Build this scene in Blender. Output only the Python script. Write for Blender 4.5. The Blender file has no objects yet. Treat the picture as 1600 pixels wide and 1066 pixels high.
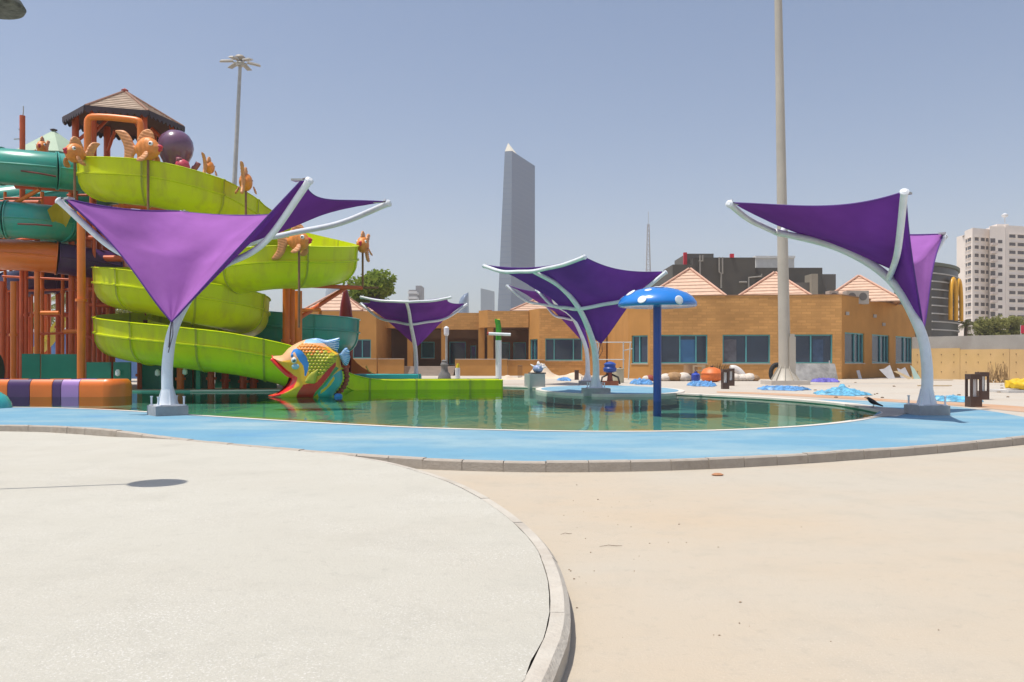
import bpy, bmesh, math, random
import numpy as np
from mathutils import Vector, Matrix
from mathutils.geometry import tessellate_polygon
random.seed(7)
rng = np.random.default_rng(11)
S = bpy.context.scene
COL = S.collection
R = math.radians


# ------------------------------------------------------------------ camera, sky, sun, exposure
FOC, HOR, EYE = 1300.0, 566.0, 1.35          # focal length in photo pixels, horizon row, eye height (m)
cd = bpy.data.cameras.new('camera'); cam = bpy.data.objects.new('camera', cd); COL.objects.link(cam)
cam.location = (0, 0, EYE); cam.rotation_euler = (R(90), 0, 0)
cd.sensor_width = 36; cd.lens = FOC / 1600 * 36; cd.shift_y = (HOR - 533) / 1600
cd.clip_start = 0.05; cd.clip_end = 9000
S.camera = cam
SUN_EL = R(72.5); SUN_DIR = Vector((-1, -0.30, 0)).normalized()      # horizontal direction towards the sun
w = bpy.data.worlds.new('World'); S.world = w; w.use_nodes = True
nt = w.node_tree; bg = nt.nodes['Background']; bg.inputs['Strength'].default_value = 0.115
sky = nt.nodes.new('ShaderNodeTexSky'); sky.sky_type = 'NISHITA'; sky.sun_disc = False
sky.sun_elevation = SUN_EL; sky.sun_rotation = math.atan2(SUN_DIR.x, SUN_DIR.y)
sky.air_density = 1.0; sky.dust_density = 2.2; sky.ozone_density = 4.5; sky.altitude = 10
nt.links.new(sky.outputs[0], bg.inputs[0])
sd = bpy.data.lights.new('sun', 'SUN'); sun = bpy.data.objects.new('sun', sd); COL.objects.link(sun)
sd.energy = 4.2; sd.angle = R(0.53); sd.color = (1.0, 0.95, 0.87)
to_sun = Vector((SUN_DIR.x * math.cos(SUN_EL), SUN_DIR.y * math.cos(SUN_EL), math.sin(SUN_EL)))
sun.rotation_euler = to_sun.to_track_quat('Z', 'Y').to_euler(); sun.location = (-20, -5, 60)
S.view_settings.view_transform = 'Standard'; S.view_settings.look = 'None'
S.view_settings.exposure = 0.17; S.view_settings.gamma = 1.0; S.view_settings.use_curve_mapping = False
S.render.engine = 'CYCLES'
S.cycles.use_denoising = True
S.cycles.max_bounces = 8; S.cycles.transparent_max_bounces = 16; S.cycles.volume_bounces = 1
S.cycles.caustics_reflective = False; S.cycles.caustics_refractive = False
S.cycles.sample_clamp_indirect = 6

# ------------------------------------------------------------------ placing: photo pixel + distance -> point in the place
def P(px, py, d): return Vector(((px - 800) / FOC * d, d, EYE + (HOR - py) / FOC * d))
def G(px, py, z=0.12):
    d = (EYE - z) * FOC / (py - HOR)
    return Vector(((px - 800) / FOC * d, d, z))
def zat(py, d): return EYE + (HOR - py) / FOC * d
def xat(px, d): return (px - 800) / FOC * d

# ------------------------------------------------------------------ materials
MATS = {}
def M(name, col, rough=.6, var=.08, vs=1.5, bump=0., bs=25., metal=0., spec=.5, dirt=None, ds=.6, damt=.5, coat=0., dst=None):
    if name in MATS: return MATS[name]
    m = bpy.data.materials.new(name); m.use_nodes = True; n = m.node_tree; L = n.links
    b = n.nodes['Principled BSDF']
    b.inputs['Roughness'].default_value = rough; b.inputs['Metallic'].default_value = metal
    b.inputs['Specular IOR Level'].default_value = spec; b.inputs['Coat Weight'].default_value = coat
    tc = n.nodes.new('ShaderNodeTexCoord')
    no = n.nodes.new('ShaderNodeTexNoise'); no.inputs['Scale'].default_value = vs; no.inputs['Detail'].default_value = 6
    L.new(tc.outputs['Object'], no.inputs['Vector'])
    rp = n.nodes.new('ShaderNodeValToRGB'); c = Vector(col)
    rp.color_ramp.elements[0].position = .3; rp.color_ramp.elements[1].position = .7
    rp.color_ramp.elements[0].color = (*(c * (1 - var)), 1); rp.color_ramp.elements[1].color = (*[min(1, x) for x in c * (1 + var)], 1)
    L.new(no.outputs['Fac'], rp.inputs['Fac']); out = rp.outputs['Color']
    if dirt:
        n2 = n.nodes.new('ShaderNodeTexNoise'); n2.inputs['Scale'].default_value = ds; n2.inputs['Detail'].default_value = 8; n2.inputs['Roughness'].default_value = .65
        if dst:
            mpd = n.nodes.new('ShaderNodeMapping'); mpd.inputs['Scale'].default_value = dst; L.new(tc.outputs['Object'], mpd.inputs[0]); L.new(mpd.outputs[0], n2.inputs['Vector'])
        else: L.new(tc.outputs['Object'], n2.inputs['Vector'])
        r2 = n.nodes.new('ShaderNodeValToRGB'); r2.color_ramp.elements[0].position = .48; r2.color_ramp.elements[1].position = .72
        r2.color_ramp.elements[1].color = (damt, damt, damt, 1)
        L.new(n2.outputs['Fac'], r2.inputs['Fac'])
        mx = n.nodes.new('ShaderNodeMix'); mx.data_type = 'RGBA'; mx.inputs['B'].default_value = (*dirt, 1)
        L.new(r2.outputs['Color'], mx.inputs['Factor']); L.new(out, mx.inputs['A']); out = mx.outputs['Result']
    L.new(out, b.inputs['Base Color'])
    if bump:
        n3 = n.nodes.new('ShaderNodeTexNoise'); n3.inputs['Scale'].default_value = bs; n3.inputs['Detail'].default_value = 5
        L.new(tc.outputs['Object'], n3.inputs['Vector'])
        bp = n.nodes.new('ShaderNodeBump'); bp.inputs['Strength'].default_value = bump; bp.inputs['Distance'].default_value = .02
        L.new(n3.outputs['Fac'], bp.inputs['Height']); L.new(bp.outputs['Normal'], b.inputs['Normal'])
    MATS[name] = m; return m

def ground_mat(name, base, tint, fleck, tint_scale=.25, tint_lo=.45, tint_hi=.75, fleck_scale=22., fleck_lo=.6, bump=.25, streak=None):
    """poured or sandy ground: broad stains, mid blotches and small pale flecks, all wear of the surface itself"""
    m = bpy.data.materials.new(name); m.use_nodes = True; n = m.node_tree; L = n.links; b = n.nodes['Principled BSDF']
    b.inputs['Roughness'].default_value = .92; b.inputs['Specular IOR Level'].default_value = .15
    tc = n.nodes.new('ShaderNodeTexCoord')
    def noise(sc, det=6, ro=.6, vec=None):
        x = n.nodes.new('ShaderNodeTexNoise'); x.inputs['Scale'].default_value = sc; x.inputs['Detail'].default_value = det; x.inputs['Roughness'].default_value = ro
        L.new(vec or tc.outputs['Object'], x.inputs['Vector']); return x.outputs['Fac']
    def ramp(src, lo, hi, a=0., z=1.):
        x = n.nodes.new('ShaderNodeMapRange'); x.inputs['From Min'].default_value = lo; x.inputs['From Max'].default_value = hi
        x.inputs['To Min'].default_value = a; x.inputs['To Max'].default_value = z; L.new(src, x.inputs['Value']); return x.outputs['Result']
    def mix(f, a, bcol):
        x = n.nodes.new('ShaderNodeMix'); x.data_type = 'RGBA'; L.new(f, x.inputs['Factor'])
        if isinstance(a, tuple): x.inputs['A'].default_value = (*a, 1)
        else: L.new(a, x.inputs['A'])
        x.inputs['B'].default_value = (*bcol, 1); return x.outputs['Result']
    mp = n.nodes.new('ShaderNodeMapping'); mp.inputs['Scale'].default_value = (.55, 1., 1.); L.new(tc.outputs['Object'], mp.inputs['Vector'])
    c = mix(ramp(noise(tint_scale, 7, .6, mp.outputs['Vector']), tint_lo, tint_hi), base, tint)
    dk = tuple(x * .8 for x in base)
    c = mix(ramp(noise(1.7, 8, .7), .5, .8, 0, .55), c, dk)
    c = mix(ramp(noise(9., 4, .7), .56, .74, 0, .35), c, tuple(x * .72 for x in base))
    if fleck:
        mu = n.nodes.new('ShaderNodeMath'); mu.operation = 'MULTIPLY'
        L.new(ramp(noise(fleck_scale, 2, .6), fleck_lo, fleck_lo + .10, 0, .8), mu.inputs[0]); L.new(ramp(noise(.9, 5, .65), .42, .66, .05, 1.), mu.inputs[1])
        c = mix(mu.outputs[0], c, fleck)
        c = mix(ramp(noise(fleck_scale * 1.7, 2, .6), .62, .72, 0, .35), c, tuple(x * .7 for x in base))
    if streak: c = mix(ramp(noise(.7, 3, .5, mp.outputs['Vector']), .6, .75, 0, .6), c, streak)
    L.new(c, b.inputs['Base Color'])
    bp = n.nodes.new('ShaderNodeBump'); bp.inputs['Strength'].default_value = bump; bp.inputs['Distance'].default_value = .015
    L.new(noise(38., 6, .75), bp.inputs['Height']); L.new(bp.outputs['Normal'], b.inputs['Normal'])
    return m

def brick_mat(name, col, mortar, scale=1., along=None, bump=.5):
    m = bpy.data.materials.new(name); m.use_nodes = True; n = m.node_tree; L = n.links; b = n.nodes['Principled BSDF']
    b.inputs['Roughness'].default_value = .9; b.inputs['Specular IOR Level'].default_value = .1
    tc = n.nodes.new('ShaderNodeTexCoord'); sp = n.nodes.new('ShaderNodeSeparateXYZ'); L.new(tc.outputs['Object'], sp.inputs[0])
    ad = n.nodes.new('ShaderNodeMath'); ad.operation = 'ADD'; L.new(sp.outputs['X'], ad.inputs[0]); L.new(sp.outputs['Y'], ad.inputs[1])
    cb = n.nodes.new('ShaderNodeCombineXYZ'); L.new(ad.outputs[0], cb.inputs['X']); L.new(sp.outputs['Z'], cb.inputs['Y'])
    br = n.nodes.new('ShaderNodeTexBrick'); br.inputs['Scale'].default_value = scale
    br.inputs['Brick Width'].default_value = .62; br.inputs['Row Height'].default_value = .21; br.inputs['Mortar Size'].default_value = .022
    c = Vector(col); br.inputs['Color1'].default_value = (*(c * .88), 1); br.inputs['Color2'].default_value = (*(c * 1.1), 1); br.inputs['Mortar'].default_value = (*mortar, 1)
    L.new(cb.outputs[0], br.inputs['Vector'])
    no = n.nodes.new('ShaderNodeTexNoise'); no.inputs['Scale'].default_value = .5; no.inputs['Detail'].default_value = 7; L.new(tc.outputs['Object'], no.inputs['Vector'])
    mr = n.nodes.new('ShaderNodeMapRange'); mr.inputs['From Min'].default_value = .3; mr.inputs['From Max'].default_value = .75; mr.inputs['To Min'].default_value = .82; mr.inputs['To Max'].default_value = 1.12
    L.new(no.outputs['Fac'], mr.inputs['Value'])
    mu = n.nodes.new('ShaderNodeVectorMath'); mu.operation = 'SCALE'; L.new(br.outputs['Color'], mu.inputs[0]); L.new(mr.outputs['Result'], mu.inputs['Scale'])
    L.new(mu.outputs[0], b.inputs['Base Color'])
    bp = n.nodes.new('ShaderNodeBump'); bp.inputs['Strength'].default_value = bump; bp.inputs['Distance'].default_value = .02; bp.invert = True
    L.new(br.outputs['Fac'], bp.inputs['Height']); L.new(bp.outputs['Normal'], b.inputs['Normal'])
    return m

def water_mat():
    m = bpy.data.materials.new('pool_water'); m.use_nodes = True; n = m.node_tree; L = n.links
    n.nodes.remove(n.nodes['Principled BSDF']); out = n.nodes['Material Output']
    tr = n.nodes.new('ShaderNodeBsdfTransparent'); tr.inputs[0].default_value = (.80, .92, .84, 1)
    gl = n.nodes.new('ShaderNodeBsdfGlossy'); gl.inputs['Roughness'].default_value = .05; gl.inputs['Color'].default_value = (.70, .80, .77, 1)
    fr = n.nodes.new('ShaderNodeFresnel'); fr.inputs['IOR'].default_value = 1.33
    tc = n.nodes.new('ShaderNodeTexCoord'); mp = n.nodes.new('ShaderNodeMapping'); mp.inputs['Scale'].default_value = (1., .35, 1.)
    no = n.nodes.new('ShaderNodeTexNoise'); no.inputs['Scale'].default_value = 2.2; no.inputs['Detail'].default_value = 3
    L.new(tc.outputs['Object'], mp.inputs[0]); L.new(mp.outputs[0], no.inputs['Vector'])
    bp = n.nodes.new('ShaderNodeBump'); bp.inputs['Strength'].default_value = .30; bp.inputs['Distance'].default_value = .03
    L.new(no.outputs['Fac'], bp.inputs['Height'])
    L.new(bp.outputs['Normal'], gl.inputs['Normal']); L.new(bp.outputs['Normal'], fr.inputs['Normal'])
    mx = n.nodes.new('ShaderNodeMixShader'); L.new(fr.outputs[0], mx.inputs[0]); L.new(tr.outputs[0], mx.inputs[1]); L.new(gl.outputs[0], mx.inputs[2])
    L.new(mx.outputs[0], out.inputs['Surface']); return m

def glass_mat(name, col, rough=.06):
    m = M(name, col, rough=rough, var=.15, vs=.6, spec=.7); return m

def fabric_mat(name, col, trans=.1):
    m = bpy.data.materials.new(name); m.use_nodes = True; n = m.node_tree; L = n.links
    n.nodes.remove(n.nodes['Principled BSDF']); out = n.nodes['Material Output']
    tc = n.nodes.new('ShaderNodeTexCoord'); no = n.nodes.new('ShaderNodeTexNoise'); no.inputs['Scale'].default_value = .9; no.inputs['Detail'].default_value = 6
    L.new(tc.outputs['Object'], no.inputs['Vector'])
    rp = n.nodes.new('ShaderNodeValToRGB'); c = Vector(col)
    rp.color_ramp.elements[0].position = .3; rp.color_ramp.elements[1].position = .72
    rp.color_ramp.elements[0].color = (*(c * .86), 1); rp.color_ramp.elements[1].color = (*(c * 1.14), 1)
    L.new(no.outputs['Fac'], rp.inputs[0])
    df = n.nodes.new('ShaderNodeBsdfDiffuse'); tl = n.nodes.new('ShaderNodeBsdfTranslucent'); mx = n.nodes.new('ShaderNodeMixShader'); mx.inputs[0].default_value = trans
    wv = n.nodes.new('ShaderNodeTexNoise'); wv.inputs['Scale'].default_value = 3.; L.new(tc.outputs['Object'], wv.inputs['Vector'])
    bp = n.nodes.new('ShaderNodeBump'); bp.inputs['Strength'].default_value = .25; bp.inputs['Distance'].default_value = .05; L.new(wv.outputs['Fac'], bp.inputs['Height']); L.new(bp.outputs[0], df.inputs['Normal'])
    L.new(rp.outputs[0], df.inputs[0]); L.new(rp.outputs[0], tl.inputs[0])
    L.new(df.outputs[0], mx.inputs[1]); L.new(tl.outputs[0], mx.inputs[2]); L.new(mx.outputs[0], out.inputs['Surface']); return m

# ------------------------------------------------------------------ scene-graph helpers
def tag(o, label=None, cat=None, group=None, kind=None):
    if label: o['label'] = label
    if cat: o['category'] = cat
    if group: o['group'] = group
    if kind: o['kind'] = kind
    return o
def thing(name, label, cat, loc=(0, 0, 0), group=None, rz=0.):
    o = bpy.data.objects.new(name, None); COL.objects.link(o); o.location = loc; o.rotation_euler = (0, 0, rz); o.empty_display_size = .3
    return tag(o, label, cat, group)
def root_loc(o):
    while o.parent: o = o.parent
    return Vector(o.location)
def copy_tree(o, parent=None):
    c = o.copy(); COL.objects.link(c); c.parent = parent
    for ch in o.children: copy_tree(ch, c)
    return c

def catmull(pts, step=.3, closed=False):
    pts = [Vector(p) for p in pts]; out = []; n = len(pts)
    rngi = range(n) if closed else range(n - 1)
    for i in rngi:
        p1, p2 = pts[i], pts[(i + 1) % n]
        p0 = pts[(i - 1) % n] if (closed or i > 0) else p1 * 2 - p2
        p3 = pts[(i + 2) % n] if (closed or i + 2 < n) else p2 * 2 - p1
        k = max(2, int((p2 - p1).length / step))
        for j in range(k):
            t = j / k
            out.append(.5 * ((2 * p1) + (p2 - p0) * t + (2 * p0 - 5 * p1 + 4 * p2 - p3) * t * t + (3 * p1 - p0 - 3 * p2 + p3) * t ** 3))
    if not closed: out.append(pts[-1].copy())
    return out
def resample(pts, step):
    L = [0.]
    for a, b in zip(pts, pts[1:]): L.append(L[-1] + (b - a).length)
    n = max(1, round(L[-1] / step)); out = []; j = 0
    for i in range(n + 1):
        s = L[-1] * i / n
        while j < len(L) - 2 and L[j + 1] < s: j += 1
        t = (s - L[j]) / max(1e-9, L[j + 1] - L[j]); out.append(pts[j].lerp(pts[j + 1], t))
    return out

class MB:
    def __init__(s): s.v = []; s.f = []; s.mi = []
    def add(s, vs, fs, mi=0):
        o = len(s.v); s.v += [Vector(v) for v in vs]; s.f += [tuple(i + o for i in f) for f in fs]; s.mi += [mi] * len(fs); return s
    def box(s, a, b, mi=0):
        x0, y0, z0 = a; x1, y1, z1 = b
        return s.add([(x0,y0,z0),(x1,y0,z0),(x1,y1,z0),(x0,y1,z0),(x0,y0,z1),(x1,y0,z1),(x1,y1,z1),(x0,y1,z1)],
              [(0,3,2,1),(4,5,6,7),(0,1,5,4),(1,2,6,5),(2,3,7,6),(3,0,4,7)], mi)
    def obox(s, c, ux, hx, hy, z0, z1, mi=0):
        """box with a horizontal axis: c centre (x,y), ux direction angle, half sizes"""
        e = Vector((math.cos(ux), math.sin(ux))); f = Vector((-e.y, e.x)); c = Vector(c[:2])
        q = [c - e*hx - f*hy, c + e*hx - f*hy, c + e*hx + f*hy, c - e*hx + f*hy]
        return s.prism(q, z0, z1, mi)
    def prism(s, q, z0, z1, mi=0):
        n = len(q); vs = [(p[0], p[1], z0) for p in q] + [(p[0], p[1], z1) for p in q]
        return s.add(vs, [tuple(range(n))[::-1], tuple(range(n, 2*n))] + [(i, (i+1) % n, n + (i+1) % n, n + i) for i in range(n)], mi)
    def tube(s, pts, r, seg=10, caps=True, mi=0):
        pts = [Vector(p) for p in pts]; n = len(pts); rr = r if isinstance(r, (list, tuple)) else [r] * n
        vs = []; fs = []; prev = None
        for i in range(n):
            t = (pts[min(i+1, n-1)] - pts[max(i-1, 0)]).normalized()
            if prev is None:
                a = Vector((0, 0, 1)) if abs(t.z) < .9 else Vector((1, 0, 0)); u = t.cross(a).normalized()
            else:
                u = prev - t * prev.dot(t)
                u = u.normalized() if u.length > 1e-6 else t.orthogonal().normalized()
            prev = u; v = t.cross(u)
            for k in range(seg):
                a = 2 * math.pi * k / seg; vs.append(pts[i] + (u * math.cos(a) + v * math.sin(a)) * rr[i])
        for i in range(n - 1):
            for k in range(seg):
                k2 = (k + 1) % seg; fs.append((i*seg+k, i*seg+k2, (i+1)*seg+k2, (i+1)*seg+k))
        if caps: fs += [tuple(range(seg))[::-1], tuple(range((n-1)*seg, n*seg))]
        return s.add(vs, fs, mi)
    def lathe(s, prof, c=(0, 0, 0), seg=24, mi=0, sx=1., sy=1., ph=0.):
        c = Vector(c); vs = []; fs = []; n = len(prof)
        for r, z in prof:
            for k in range(seg):
                a = 2 * math.pi * k / seg + ph; vs.append(c + Vector((r * math.cos(a) * sx, r * math.sin(a) * sy, z)))
        for i in range(n - 1):
            for k in range(seg):
                k2 = (k + 1) % seg; fs.append((i*seg+k, i*seg+k2, (i+1)*seg+k2, (i+1)*seg+k))
        fs += [tuple(range(seg))[::-1], tuple(range((n-1)*seg, n*seg))]
        return s.add(vs, fs, mi)
    def grid(s, rows, mi=0, flip=False):
        n = len(rows); m = len(rows[0]); vs = [p for r in rows for p in r]; fs = []
        for i in range(n - 1):
            for j in range(m - 1):
                q = (i*m+j, i*m+j+1, (i+1)*m+j+1, (i+1)*m+j); fs.append(q[::-1] if flip else q)
        return s.add(vs, fs, mi)
    def poly(s, rings, z, mi=0):
        t = tessellate_polygon([[Vector((p[0], p[1], 0)) for p in r] for r in rings])
        vs = [Vector((p[0], p[1], z)) for r in rings for p in r]; fs = []
        for a, b, c in t:
            nrm = (vs[b] - vs[a]).cross(vs[c] - vs[a]).z
            fs.append((a, b, c) if nrm > 0 else (a, c, b))
        return s.add(vs, fs, mi)
    def xf(s, mat, start=0):
        for i in range(start, len(s.v)): s.v[i] = mat @ s.v[i]
        return s
    def build(s, name, mats, parent=None, smooth=False, local=False, angle=None):
        off = Vector((0, 0, 0))
        if parent is not None and not local: off = root_loc(parent)
        me = bpy.data.meshes.new(name); me.from_pydata([tuple(v - off) for v in s.v], [], s.f)
        if not isinstance(mats, (list, tuple)): mats = [mats]
        for m in mats: me.materials.append(m)
        if len(mats) > 1: me.polygons.foreach_set('material_index', s.mi)
        if smooth:
            me.polygons.foreach_set('use_smooth', [True] * len(s.f))
        me.update()
        if smooth and angle: me.set_sharp_from_angle(angle=R(angle))
        o = bpy.data.objects.new(name, me); COL.objects.link(o)
        if parent is not None: o.parent = parent
        return o

def solid(name, mb, mat, label=None, cat=None, group=None, kind=None, smooth=False, angle=None):
    """a top-level thing that is one mesh, origin at its base"""
    xs = [v.x for v in mb.v]; ys = [v.y for v in mb.v]; zs = [v.z for v in mb.v]
    c = Vector(((min(xs)+max(xs))/2, (min(ys)+max(ys))/2, min(zs)))
    if kind == 'structure': c = Vector((0, 0, 0))
    mb.v = [v - c for v in mb.v]
    o = mb.build(name, mat, None, smooth, angle=angle); o.location = c
    return tag(o, label, cat, group, kind)

def pin(x, y, poly):
    n = len(poly); c = False; j = n - 1
    for i in range(n):
        xi, yi = poly[i]; xj, yj = poly[j]
        if (yi > y) != (yj > y) and x < (xj - xi) * (y - yi) / (yj - yi) + xi: c = not c
        j = i
    return c
def inflate(outline, cell, T, rad, power=.5, bumpf=None, flat=0.0):
    """a plump body from a side outline in x,z: thickness in y grows with the distance from the outline"""
    ol = np.array(outline, float); A = ol; B = np.roll(ol, -1, 0)
    x0, z0 = ol.min(0) - cell; x1, z1 = ol.max(0) + cell
    nx = int((x1 - x0) / cell) + 1; nz = int((z1 - z0) / cell) + 1
    gx, gz = np.meshgrid(x0 + np.arange(nx) * cell, z0 + np.arange(nz) * cell); pts = np.stack([gx.ravel(), gz.ravel()], 1)
    best = np.full(len(pts), 1e9); near = np.zeros_like(pts)
    for a, b in zip(A, B):
        d = b - a; t = np.clip(((pts - a) @ d) / max(1e-12, d @ d), 0, 1); q = a + t[:, None] * d
        dd = np.hypot(*(pts - q).T); m = dd < best; best[m] = dd[m]; near[m] = q[m]
    ins = np.zeros(len(pts), bool)
    for a, b in zip(A, B):
        cond = (a[1] > pts[:, 1]) != (b[1] > pts[:, 1])
        with np.errstate(divide='ignore', invalid='ignore'):
            xx = (b[0] - a[0]) * (pts[:, 1] - a[1]) / (b[1] - a[1]) + a[0]
        ins ^= cond & (pts[:, 0] < xx)
    mb = MB(); idf = {}; idb = {}
    def vert(k, side):
        if ins[k] and best[k] > cell * .35: p = pts[k]; d = best[k]
        else: p = near[k]; d = 0.
        u = min(1., d / rad); h = T * (1 - (1 - u) ** 2) ** power
        if d > 0 and bumpf: h += bumpf(p[0], p[1]) * min(1., d / (rad * .3))
        if d == 0: side = 1; h = flat
        dct = idf if side > 0 else idb
        if k not in dct: dct[k] = len(mb.v); mb.v.append(Vector((p[0], -side * h, p[1])))
        return dct[k]
    cells = []
    for j in range(nz - 1):
        for i in range(nx - 1):
            k = j * nx + i; q = (k, k + 1, k + nx + 1, k + nx)
            if not any(ins[c] for c in q): continue
            if sum(bool(ins[c]) for c in q) < 4 and max(best[c] for c in q if not ins[c]) > cell * 1.5: continue
            if not any(ins[c] and best[c] > cell * .35 for c in q): continue
            for side in (1, -1):
                f = [vert(c, side) for c in q]
                f = [a for n_, a in enumerate(f) if a not in f[:n_]]
                if len(f) < 3: continue
                mb.f.append(tuple(f) if side > 0 else tuple(f[::-1])); mb.mi.append(0); cells.append((pts[k] + cell / 2))
    return mb, cells
# ------------------------------------------------------------------ shared materials
white_paint = M('white_paint', (.74, .77, .80), .35, .05, 3., dirt=(.5, .47, .42), ds=2., damt=.35)
concrete = M('concrete', (.36, .36, .36), .85, .12, 6., bump=.25, dirt=(.25, .24, .22), ds=2.)
galv = M('galvanised_steel', (.42, .42, .40), .5, .12, 3., metal=.2)
orange_steel = M('orange_red_steel', (.62, .105, .022), .4, .10, 1.5, dirt=(.36, .06, .02), ds=1.2, damt=.5)
orange_light = M('bright_orange_steel', (.78, .19, .02), .38, .08, 1.5)
lime = M('lime_fibreglass', (.60, .68, .003), .34, .06, .8, spec=.25, dirt=(.40, .36, .05), ds=1.0, damt=.55, dst=(1.6, 1.6, .35)); lime_joint = M('lime_joint', (.38, .42, .02), .5, .15, 3., dirt=(.22, .19, .05), ds=3., damt=.6)
teal_fg = M('teal_fibreglass', (.045, .36, .31), .28, .12, .8, dirt=(.16, .28, .22), ds=1., damt=.55, dst=(1.5, 1.5, .4))
orange_fg = M('orange_fibreglass', (.75, .17, .02), .3, .08, .8)
purple_fg = M('purple_fibreglass', (.07, .03, .12), .3, .1, .8)
lilac_fg = M('lilac_fibreglass', (.36, .2, .5), .35, .1, .8)
maroon_fg = M('maroon_fibreglass', (.2, .012, .012), .35, .1, .8)
green_panel = M('green_panel_paint', (.008, .17, .11), .45, .12, 1., dirt=(.01, .1, .07), ds=.7)
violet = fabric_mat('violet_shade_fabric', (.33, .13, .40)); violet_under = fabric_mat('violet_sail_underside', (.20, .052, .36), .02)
sand_m = ground_mat('sandy_ground', (.47, .425, .35), (.495, .40, .29), (.58, .53, .46), .2, .42, .66, 70., .60, .35)
plaster_m = ground_mat('pale_plaster', (.495, .472, .405), (.46, .428, .36), (.70, .68, .64), .3, .45, .75, 85., .56, .6)
blue_m = ground_mat('blue_rubber_deck', (.16, .325, .435), (.29, .41, .45), None, .5, .44, .66, bump=.2, streak=(.10, .26, .46))
beige_m = ground_mat('beige_paving', (.50, .45, .38), (.46, .38, .30), None, .2, .45, .75)
terra_m = ground_mat('terracotta_strip', (.50, .30, .18), (.52, .37, .27), None, .5, .4, .7)
kerb_m = M('kerb_concrete', (.44, .39, .33), .9, .14, 3., bump=.4, bs=40., spec=.15, dirt=(.22, .18, .14), ds=3., damt=.6)
coping_m = M('pale_coping', (.66, .61, .54), .8, .06, 2., bump=.15, spec=.2, dirt=(.5, .43, .35), ds=1.5, damt=.4)
leaf_a = fabric_mat('leaf_green', (.22, .29, .045), .45)
leaf_b = fabric_mat('leaf_dusty_green', (.29, .29, .10), .45)
bark = M('bark', (.12, .085, .055), .9, .25, 4., bump=.5)
far_green = M('far_ground_cover', (.35, .30, .24), .9, .2, .02)

def struct(name, mb, mat, smooth=False): return solid(name, mb, mat, kind='structure', smooth=smooth)

def nsample(line, k):
    L = [0.]
    for a, b in zip(line, line[1:]): L.append(L[-1] + (b - a).length)
    out = []; j = 0
    for i in range(k + 1):
        s_ = L[-1] * i / k
        while j < len(L) - 2 and L[j+1] < s_: j += 1
        out.append(line[j].lerp(line[j+1], (s_ - L[j]) / max(1e-9, L[j+1] - L[j])))
    return out
# ------------------------------------------------------------------ pool outline and ground
near_px = [(0,636.5),(100,638),(200,642),(300,648.5),(450,658),(600,666),(700,670),(850,673.5),(950,674.5),(1050,674),(1150,671.5),(1250,666),(1320,659),(1362,652)]
far_px = [(1380,646),(1366,640),(1300,629.5),(1200,622),(1100,617),(1030,613.5),(985,611.5),(930,609.5),(870,606.8),(830,605),(790,603.8)]
near_edge = [Vector((-36, 25.5, 0)), Vector((-22, 23.9, 0))] + [G(*p).xy.to_3d() for p in near_px]
far_edge = [G(*p).xy.to_3d() for p in far_px] + [Vector((-3, 44.3, 0)), Vector((-6.4, 43.6, 0)), Vector((-8.6, 40.5, 0)), Vector((-10, 37.2, 0)), Vector((-12.5, 36.4, 0)), Vector((-20, 36.3, 0)), Vector((-36, 36.4, 0))]
pool_near = catmull(near_edge, .35); pool_far = catmull([near_edge[-1]] + far_edge, .35)[1:]
pool = pool_near + pool_far
def offset(line, d):
    out = []
    for i, p in enumerate(line):
        t = (line[min(i+1, len(line)-1)] - line[max(i-1, 0)]); t.z = 0; t.normalize(); out.append(p + Vector((t.y, -t.x, 0)) * d)
    return out
# sand sheet to the horizon with the pool cut out
mb = MB(); Q = 2000.
mb.poly([[(-Q,-Q),(Q,-Q),(Q,Q),(-Q,Q)], [(p.x, p.y) for p in pool]], 0.); struct('sand_ground', mb, sand_m)
# basin
basin_m = M('pool_floor_paint', (.12, .40, .33), .7, .2, .5, dirt=(.22, .34, .2), ds=.16, damt=.9)
mb = MB(); n = len(pool)
mb.poly([[(p.x, p.y) for p in pool]], -.45)
mb.add([(p.x, p.y, -.45) for p in pool] + [(p.x, p.y, .118) for p in pool], [(i, (i+1) % n, n + (i+1) % n, n + i) for i in range(n)])
struct('pool_basin', mb, basin_m)
ins_ = offset(pool_near, -6.0); mb = MB(); mb.grid([[p + Vector((0, 0, -.43)) for p in offset(pool_near, -.01)], [p + Vector((0, 0, -.443)) for p in ins_]], flip=True); struct('pool_shallow_floor', mb, M('silted_floor', (.50, .36, .17), .9, .2, .4, dirt=(.34, .34, .18), ds=.5, damt=.7))
mb = MB(); mb.poly([[(p.x, p.y) for p in pool]], .045); struct('pool_water', mb, water_mat())
# pale coping round the pool
cop = MB()
def strip(mbx, line, d0, d1, z, zdrop=None):
    a = offset(line, d0); b = offset(line, d1)
    rows = [[p + Vector((0,0,z)) for p in a], [p + Vector((0,0,z)) for p in b]]
    if zdrop is not None: rows = [[p + Vector((0,0,z - zdrop)) for p in a]] + rows
    mbx.grid(rows)
loop = pool_near + pool_far
strip(cop, pool_near, -.03, .16, .132, .06)
strip(cop, pool_far[:-60], -.05, .45, .132, .06)
struct('pool_coping', cop, coping_m)
# wide rounded coping slab at the pool's right tip
tip = catmull([G(1345,655.5),G(1385,651.5),G(1412,648),G(1422,644.5),G(1410,640.5),G(1380,637.5),G(1340,633)], .2)
mb = MB(); inner = [p for p in loop if p.x > tip[0].x - .3 and p.x > 7.2]
mb.prism([(p.x, p.y) for p in tip] , .05, .140); 
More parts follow.
